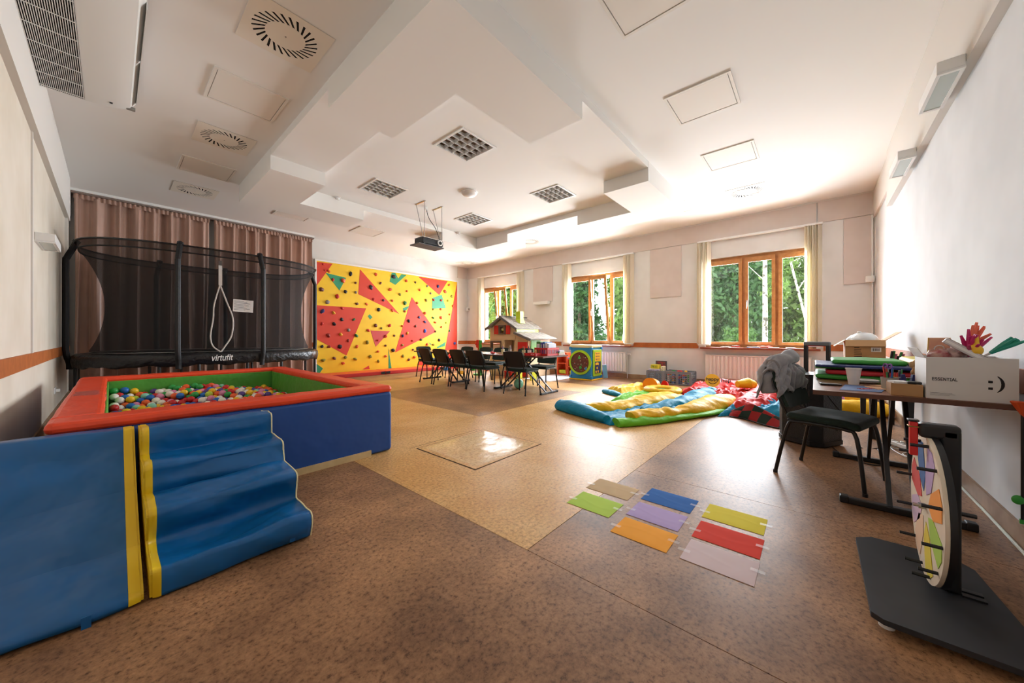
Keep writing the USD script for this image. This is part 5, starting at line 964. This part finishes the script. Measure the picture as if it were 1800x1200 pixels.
t = thing('clear_case', 'clear plastic case lying slanted out of the white box', 'case', (2.905, -.585, 1.0), 0, rx=38); obj('case_shell', rbox(-.012, -.085, -.014, .012, .085, .014, .004), mat('case_clear', '#d5cfd0', .15, coat=.6), t); obj('case_tray', rbox(-.009, -.08, .0145, .009, .08, .017, .001), PGREY, t); obj('case_spine', box(-.0135, -.08, -.006, -.0125, .08, .006), WHITE, t, smooth=False)
def brush_bunch(label, base, tip, c, n, rad, seed, fan=1.0):
    t = thing('party_blower', label, 'party favour'); b_, e_ = np.array(base), np.array(tip); r__ = np.random.default_rng(seed); obj('stick', tube([b_, b_*.45+e_*.55], .006, 8), WHITE, t)
    for i in range(n): d = r__.normal(size=3)*rad*fan; obj('streamer', tube([b_*.55+e_*.45, b_*.2+e_*.8+d*.6, e_+d], [.008, .009, .005], 5), mat('streamer_' + c.lstrip('#'), c, .5), t)
    return t
brush_bunch('teal streamer bunch pointing right out of the white box', (2.98, -.62, .93), (2.93, -.752, 1.055), '#2f9d88', 12, .012, 1); brush_bunch('coral streamer bunch at the top of the white box', (3.0, -.60, .95), (3.0, -.655, 1.11), '#ef7a5c', 11, .017, 2); brush_bunch('magenta streamer bunch behind the yellow toy in the white box', (2.96, -.60, .90), (2.94, -.62, 1.055), '#c2206a', 18, .028, 3)
t = thing('yellow_maraca', 'yellow pointed toy bulb sticking out of the white box', 'toy', (2.915, -.622, 1.0), ry=4); obj('bulb', ellip(0, 0, 0, .026, .027, .03, 3), AY, t, smooth=True); obj('point', T(lathe([(0, 0), (.014, 0), (.002, .06), (0, .06)], 14), 0, -.002, .022, rx=6), AY, t, smooth=True)
# folded play parachute across the far part of the table
pf = thing('play_parachute', 'folded green, red and navy play parachute across the right hand table', 'play cloth')
PCG = mat('chute_green', '#3c9a3a', .55, bump=.3, bscale=12); PCR = mat('chute_red', '#b3202a', .55, bump=.3, bscale=12); PCN = mat('chute_navy', '#182a66', .55, bump=.3, bscale=12); PCY = mat('chute_yellow', '#d8c44a', .55)
def fold(nm, y0, y1, xa, xb, z, h, m, seed):
    q = rbox(xa, y0, z, xb, y1, z+h, h*.45, 10); q = wrinkle(q, h*.28, (3, 7, 5), seed, .05); v = q.vertices; v[:, 2] = np.maximum(v[:, 2], z-.0+.0005) ; obj(nm, q, m, pf, smooth=60)
fold('green_fold', -.60, .0, 3.62, 4.2, DZ+.002, .04, PCG, 1); fold('red_fold', -.66, -.06, 3.60, 4.2, DZ+.043, .034, PCR, 2); fold('green_fold', -.2, .0, 3.7, 4.2, DZ+.078, .018, PCG, 6); fold('navy_fold', -.70, -.0, 3.58, 4.22, DZ+.097, .02, PCN, 3); fold('green_fold', -.50, -.10, 3.7, 4.2, DZ+.118, .036, PCG, 4); fold('yellow_fold', -.72, -.51, 3.62, 4.15, DZ+.118, .055, PCY, 5)
t = thing('paper_plate', 'stack of pale plates half under the folded parachute', 'plates', (3.52, -.27, DZ)); obj('plate', lathe([(0, .002), (.05, .002), (.075, .014), (.07, .016), (0, .008)], 28), mat('plate_pale', '#c9cfc8', .5), t, smooth=40); obj('plate', T(lathe([(0, .002), (.05, .002), (.072, .014), (.068, .016), (0, .008)], 28), 0, 0, .01), PAPER, t, smooth=40)
# second table with the cartons
t2 = thing('side_table', 'small dark legged table against the right wall under the brown carton', 'table', (0, 0, 0)); obj('tabletop', rbox(5.05, -.78, .70, 6.45, -.22, .735, .006), TOPM, t2)
for x, y in ((5.24, -.46), (5.28, -.72), (6.27, -.71), (6.25, -.46)): obj('leg', tm(m3.Manifold.batch_hull([m3.Manifold.cube((.07, .07, .01), True).translate((x, y, .695)), m3.Manifold.cube((.04, .04, .01), True).translate((x, y, .005))])), BLACKM, t2, smooth=False)
obj('apron', box(5.2, -.74, .64, 6.3, -.44, .70), BLACKM, t2, smooth=False)
t = thing('flat_carton', 'flat brown carton lying under the open carton', 'box', (0, 0, .735)); obj('carton_body', box(5.55, -.66, .001, 6.15, -.23, .06), CARD, t, smooth=False); obj('flap', T(box(0, 0, 0, .004, .35, .10), 5.55, -.60, .03, ry=-60), CARDI, t, smooth=False); obj('tape_strip', box(5.549, -.47, .0605, 6.15, -.42, .0612), CARDI, t, smooth=False)
t = thing('open_carton', 'open brown carton with flaps up and a plastic bag inside', 'box'); cz = .796; carton(t, 5.70, -.60, 6.06, -.27, cz, .235, .006)
obj('flap', T(box(-.003, -.33, -.075, .003, 0, 0), 5.697, -.27, cz+.235, ry=16), CARDI, t, smooth=False); obj('flap', T(box(0, 0, 0, .35, .004, .12), 5.705, -.27, cz+.235, rx=-128), CARDI, t, smooth=False); obj('flap', T(box(0, -.004, 0, .35, 0, .15), 5.705, -.60, cz+.235, rx=52), CARDI, t, smooth=False)
for i in range(6): obj('printed_line', box(5.6985, -.35-(.04, .055, .05, .06, .06, .06)[i], cz+.145-.021*i, 5.6999, -.345, cz+.1505-.021*i), PRINT, t, smooth=False)
obj('bar_code_label', box(5.698, -.565, cz+.10, 5.6999, -.485, cz+.15), PAPER, t, smooth=False)
for i in range(7): obj('bar_code_line', box(5.6965, -.55+.0085*i, cz+.11, 5.6979, -.547+.0085*i+.002*(i % 2), cz+.14), PRINT, t, smooth=False)
bagm = ellip(5.88, -.43, cz+.235, .15, .135, .085, 3); bagm.vertices = bagm.vertices + bagm.vertex_normals*((meshkit.fbm(bagm.vertices*12, 3, 2)-.5)*.05)[:, None]
t = thing('plastic_bag', 'crumpled white plastic bag filling the open brown carton', 'bag'); obj('bag_film', bagm, mat('bag_white', '#dcdfe0', .25, coat=.3), t, smooth=40); obj('bag_knot', ellip(5.86, -.40, cz+.325, .02, .02, .014, 2), mat('bag_white', '#dcdfe0', .25), t, smooth=True)
t = thing('marker_bundle', 'bundle of dark and pink markers beside the open carton', 'markers'); rr = random.Random(6)
for i in range(7): obj('marker', tube([(5.45+.02*i, -.60-.012*i, .737), (5.44+.02*i, -.62-.016*i, .737+rr.uniform(.10, .2))], .011, 8), [BLACK, PENC[4], mat('marker_pink', '#d67a98', .4), PENC[3]][i % 4], t)
# floor bits under and behind the tables
CB = mat('cable_black', '#141414', .5); CW = mat('cable_white', '#d8d4cc', .5)
def cable(label, pts, m, r=.0045):
    t = thing('cable', label, 'cable'); p = smooth_path([(x, y, r+.001 if len(q_) == 0 else q_[0]) for x, y, *q_ in pts], 8); obj('cord', tube(p, r, 6), m, t, smooth=True); e = p[-1]; obj('cable_end', rbox(e[0]-.02, e[1]-.012, max(.001, e[2]-.01), e[0]+.02, e[1]+.012, max(.021, e[2]+.01), .004), m, t)
cable('black cable curving across the floor from the loudspeaker', [(4.55, -.13), (4.3, -.2), (4.15, -.36), (4.35, -.48), (4.75, -.45), (5.0, -.55)], CB); cable('black cable hanging from the far edge of the table', [(4.30, -.02, .69), (4.42, -.1, .5), (4.6, -.25, .25), (4.72, -.33, .01), (4.8, -.45), (4.9, -.5)], CB)
cable('white cable tangle nearest the wall', [(4.5, -.72), (4.7, -.6), (4.85, -.7), (4.7, -.76), (4.6, -.62), (4.95, -.55), (5.05, -.7)], CW); cable('white cable loop beside the power strip', [(4.95, -.72), (5.15, -.6), (5.0, -.48), (4.9, -.62), (5.2, -.66)], CW)
t = thing('power_strip', 'white power strip lying among the cables under the side table', 'power strip', (5.0, -.63, 0), 25); obj('strip_body', rbox(-.15, -.025, .001, .15, .025, .04, .008), WHITE, t)
for i in range(4): obj('outlet', cyl(-.1+.065*i, 0, .0401, .043, .018, 16), PGREY, t)
t = thing('yellow_crate', 'yellow plastic crate on the floor behind the tables', 'crate', (7.55, -.47, 0)); 
for b_ in (box(-.16, -.2, 0, -.15, .2, .26), box(.15, -.2, 0, .16, .2, .26), box(-.15, -.2, 0, .15, -.19, .26), box(-.15, .19, 0, .15, .2, .26)): obj('side_wall', b_, AY, t, smooth=False)
obj('crate_floor', box(-.15, -.19, .001, .15, .19, .01), AY, t, smooth=False); obj('rib', [box(-.166, -.2+.095*i, 0, -.1605, -.185+.095*i, .26) for i in range(5)], AY, t, smooth=False)
t = thing('inflatable_tube', 'slack yellow inflatable tube on the floor under the side table', 'inflatable'); lump('tube_skin', [(6.75, -.02), (6.6, -.25), (6.65, -.48), (6.85, -.68)], NY, [.13, .16, .17, .13], .9, .03, 31, parent=t); lump('tube_cuff', [(6.78, .06), (6.76, .0)], NB, [.06, .10], .9, .01, 32, parent=t)
t = thing('play_ball', 'purple ball beside the yellow crate on the floor', 'ball', (7.2, -.22, .12)); obj('ball_skin', ellip(0, 0, 0, .12, .12, .12, 3), mat('ball_violet', '#b06ab0', .35), t, smooth=True); obj('valve', ellip(-.118, 0, 0, .006, .01, .01, 1), WHITE, t)

# ---------------------------------------------------------------- prize wheel
WH = mat('wheel_cream', '#e6dac6', .55, '#ddcfb8', 5); WBK = mat('wheel_black', '#15161a', .5)
w = thing('prize_wheel', 'cream prize wheel with coloured paper wedges on a black board stand', 'prize wheel'); WX, WY, WZ = 2.21, -.345, .368
bp2 = Polygon([(1.85, -.166), (2.47, -.166), (2.52, -.22), (2.52, -.47), (2.46, -.515), (1.85, -.56), (1.83, -.54), (1.83, -.19)]).buffer(.01)
obj('base_board', prism(bp2, .035, .055), mat('board_anthracite', '#26272b', .6, '#2d2e33', 6), w, smooth=False)
for x, y in ((1.88, -.2), (2.44, -.2), (1.88, -.52), (2.44, -.47)): obj('rubber_foot', cyl(x, y, 0, .035, .022, 20), WHITE, w)
obj('wheel_disc', disc_y(WX, WY-.012, WY, WZ, .29, 72), WH, w); obj('backing_disc', disc_y(WX, WY-.03, WY-.0125, WZ, .292, 72), WBK, w)
for i, (c, a0) in enumerate((('#2f5f9f', 112), ('#b69ccb', 66), ('#f19a33', 20), ('#a6cc4c', -24), ('#dccb3a', -74), ('#e8c7a8', -124), ('#cdb4cf', 202), ('#d1453f', 158))):
    a = math.radians(180-a0); d = np.array([math.cos(a), math.sin(a)]); n_ = np.array([-d[1], d[0]]); q = [d*.06, d*.12+n_*.055, d*.25+n_*.06, d*.272, d*.25-n_*.06, d*.12-n_*.045]
    m = prism([(p[0], p[1]) for p in q], 0, .0015); m.apply_transform(np.array([[1, 0, 0, WX], [0, 0, 1, WY+.0005], [0, 1, 0, WZ], [0, 0, 0, 1.]])); m.fix_normals() if False else None; m.invert(); obj('colour_wedge', m, mat('wedge_' + c.lstrip('#'), c, .65), w, smooth=False)
for i in range(12):
    a = (i+.4)/12*2*math.pi; obj('peg', tube([(WX+.265*math.cos(a), WY, WZ+.265*math.sin(a)), (WX+.265*math.cos(a), WY+.05, WZ+.265*math.sin(a))], .0065, 8), WBK, w)
obj('hub_bolt', [disc_y(WX, WY, WY+.02, WZ, .012, 12), disc_y(WX, WY+.02, WY+.035, WZ, .007, 10)], METAL, w)
obj('rear_bolt', disc_y(WX, WY-.13, WY-.09, WZ, .008, 10), BLACKM, w)
obj('post', rbox(WX-.03, WY-.09, .055, WX+.03, WY-.035, .70, .012), WBK, w); obj('head_arm', rbox(WX-.03, WY-.09, .655, WX+.03, WY+.02, .715, .014), WBK, w)
obj('pointer', rbox(WX-.012, WY+.021, .575, WX+.016, WY+.045, .715, .004), HRED, w); obj('pointer_clamp', rbox(WX-.016, WY+.018, .716, WX+.02, WY+.05, .724, .002), BLACKM, w); obj('pointer_band', tube([(WX-.014, WY+.019, .695), (WX+.018, WY+.019, .695), (WX+.018, WY+.047, .695), (WX-.014, WY+.047, .695)], .003, 6, True), mat('brass', '#a08a4a', .4, metal=.8), w)
for s in (-1, 1): obj('base_bracket', T(box(-.012, -.06, 0, .012, 0, .006), WX+.02*s, WY-.09, .0555), BLACKM, w, smooth=False)
t = thing('hanging_pennant', 'orange pennant on a thin black rod hanging at the table corner, right edge', 'pennant', (2.845, -.745, 0))
obj('rod', tube([(0, 0, .19), (0, 0, .75)], .005, 8), BLACKM, t); obj('pennant', tm(m3.Manifold.batch_hull([m3.Manifold.sphere(.006, 8).translate(p) for p in ((0, .03, .757), (-.02, -.03, .757), (0, -.005, .69), (-.03, .02, .757))])), mat('pennant_orange', '#d8521c', .5), t, smooth=40)
obj('green_tip', cyl(0, 0, .18, .20, .008), mat('toy_green', '#3fae49', .4), t); obj('green_disc', ellip(0, .012, .29, .012, .02, .022, 2), mat('toy_green', '#3fae49', .4), t, smooth=True)
# papers and toys on the sill of the nearest window
for i, (y, w_, c, lb) in enumerate(((1.45, .16, '#e8e6ee', 'pale paper pile at the left end of the nearest window sill'), (.95, .22, '#3f7fc4', 'blue picture card hanging over the nearest window sill'), (.62, .18, '#e9e9ef', 'white paper with blue drawing on the nearest window sill'), (.35, .14, '#d9d4e8', 'pale sheet under the right blind on the nearest window sill'))):
    t = thing('craft_paper', lb, 'paper', (8.66, y, .842), 7*i-8); obj('paper_stack', box(-.07, -w_/2, 0, .1, w_/2, .012), mat('craft_%d' % i, c, .6, '#f0eef2', 14), t, smooth=False); obj('top_sheet', T(box(-.06, -w_*.4, .0125, .08, w_*.4, .0145), 0, 0, 0, rz=9), PAPER, t, smooth=False)
for i, (y, c, lb) in enumerate(((.80, '#e8672a', 'orange craft fish lying on the nearest window sill'), (.70, '#d9482a', 'red orange craft shape beside the orange fish'), (1.25, '#c9402f', 'red craft piece at the left of the nearest window sill'))):
    t = thing('craft_piece', lb, 'craft', (8.70, y, .842)); obj('craft_body', ellip(0, 0, .022, .04, .06, .02, 2), mat('craftp_%d' % i, c, .5), t, smooth=True); obj('craft_tail', ellip(0, .07, .02, .02, .025, .015, 2), mat('craftp_%d' % i, c, .5), t, smooth=True)
for i, (y, lb) in enumerate(((4.25, 'white papers on the middle window sill'), (3.95, 'striped paper at the right end of the middle window sill'))):
    t = thing('craft_paper', lb, 'paper', (8.66, y, .842), 6*i); obj('paper_stack', box(-.07, -.11, 0, .09, .11, .01), PAPER, t, smooth=False); obj('top_sheet', box(-.05, -.09, .0105, .07, .07, .012), mat('craft_9', '#b9a8d0', .6, '#eeeaf0', 20), t, smooth=False)
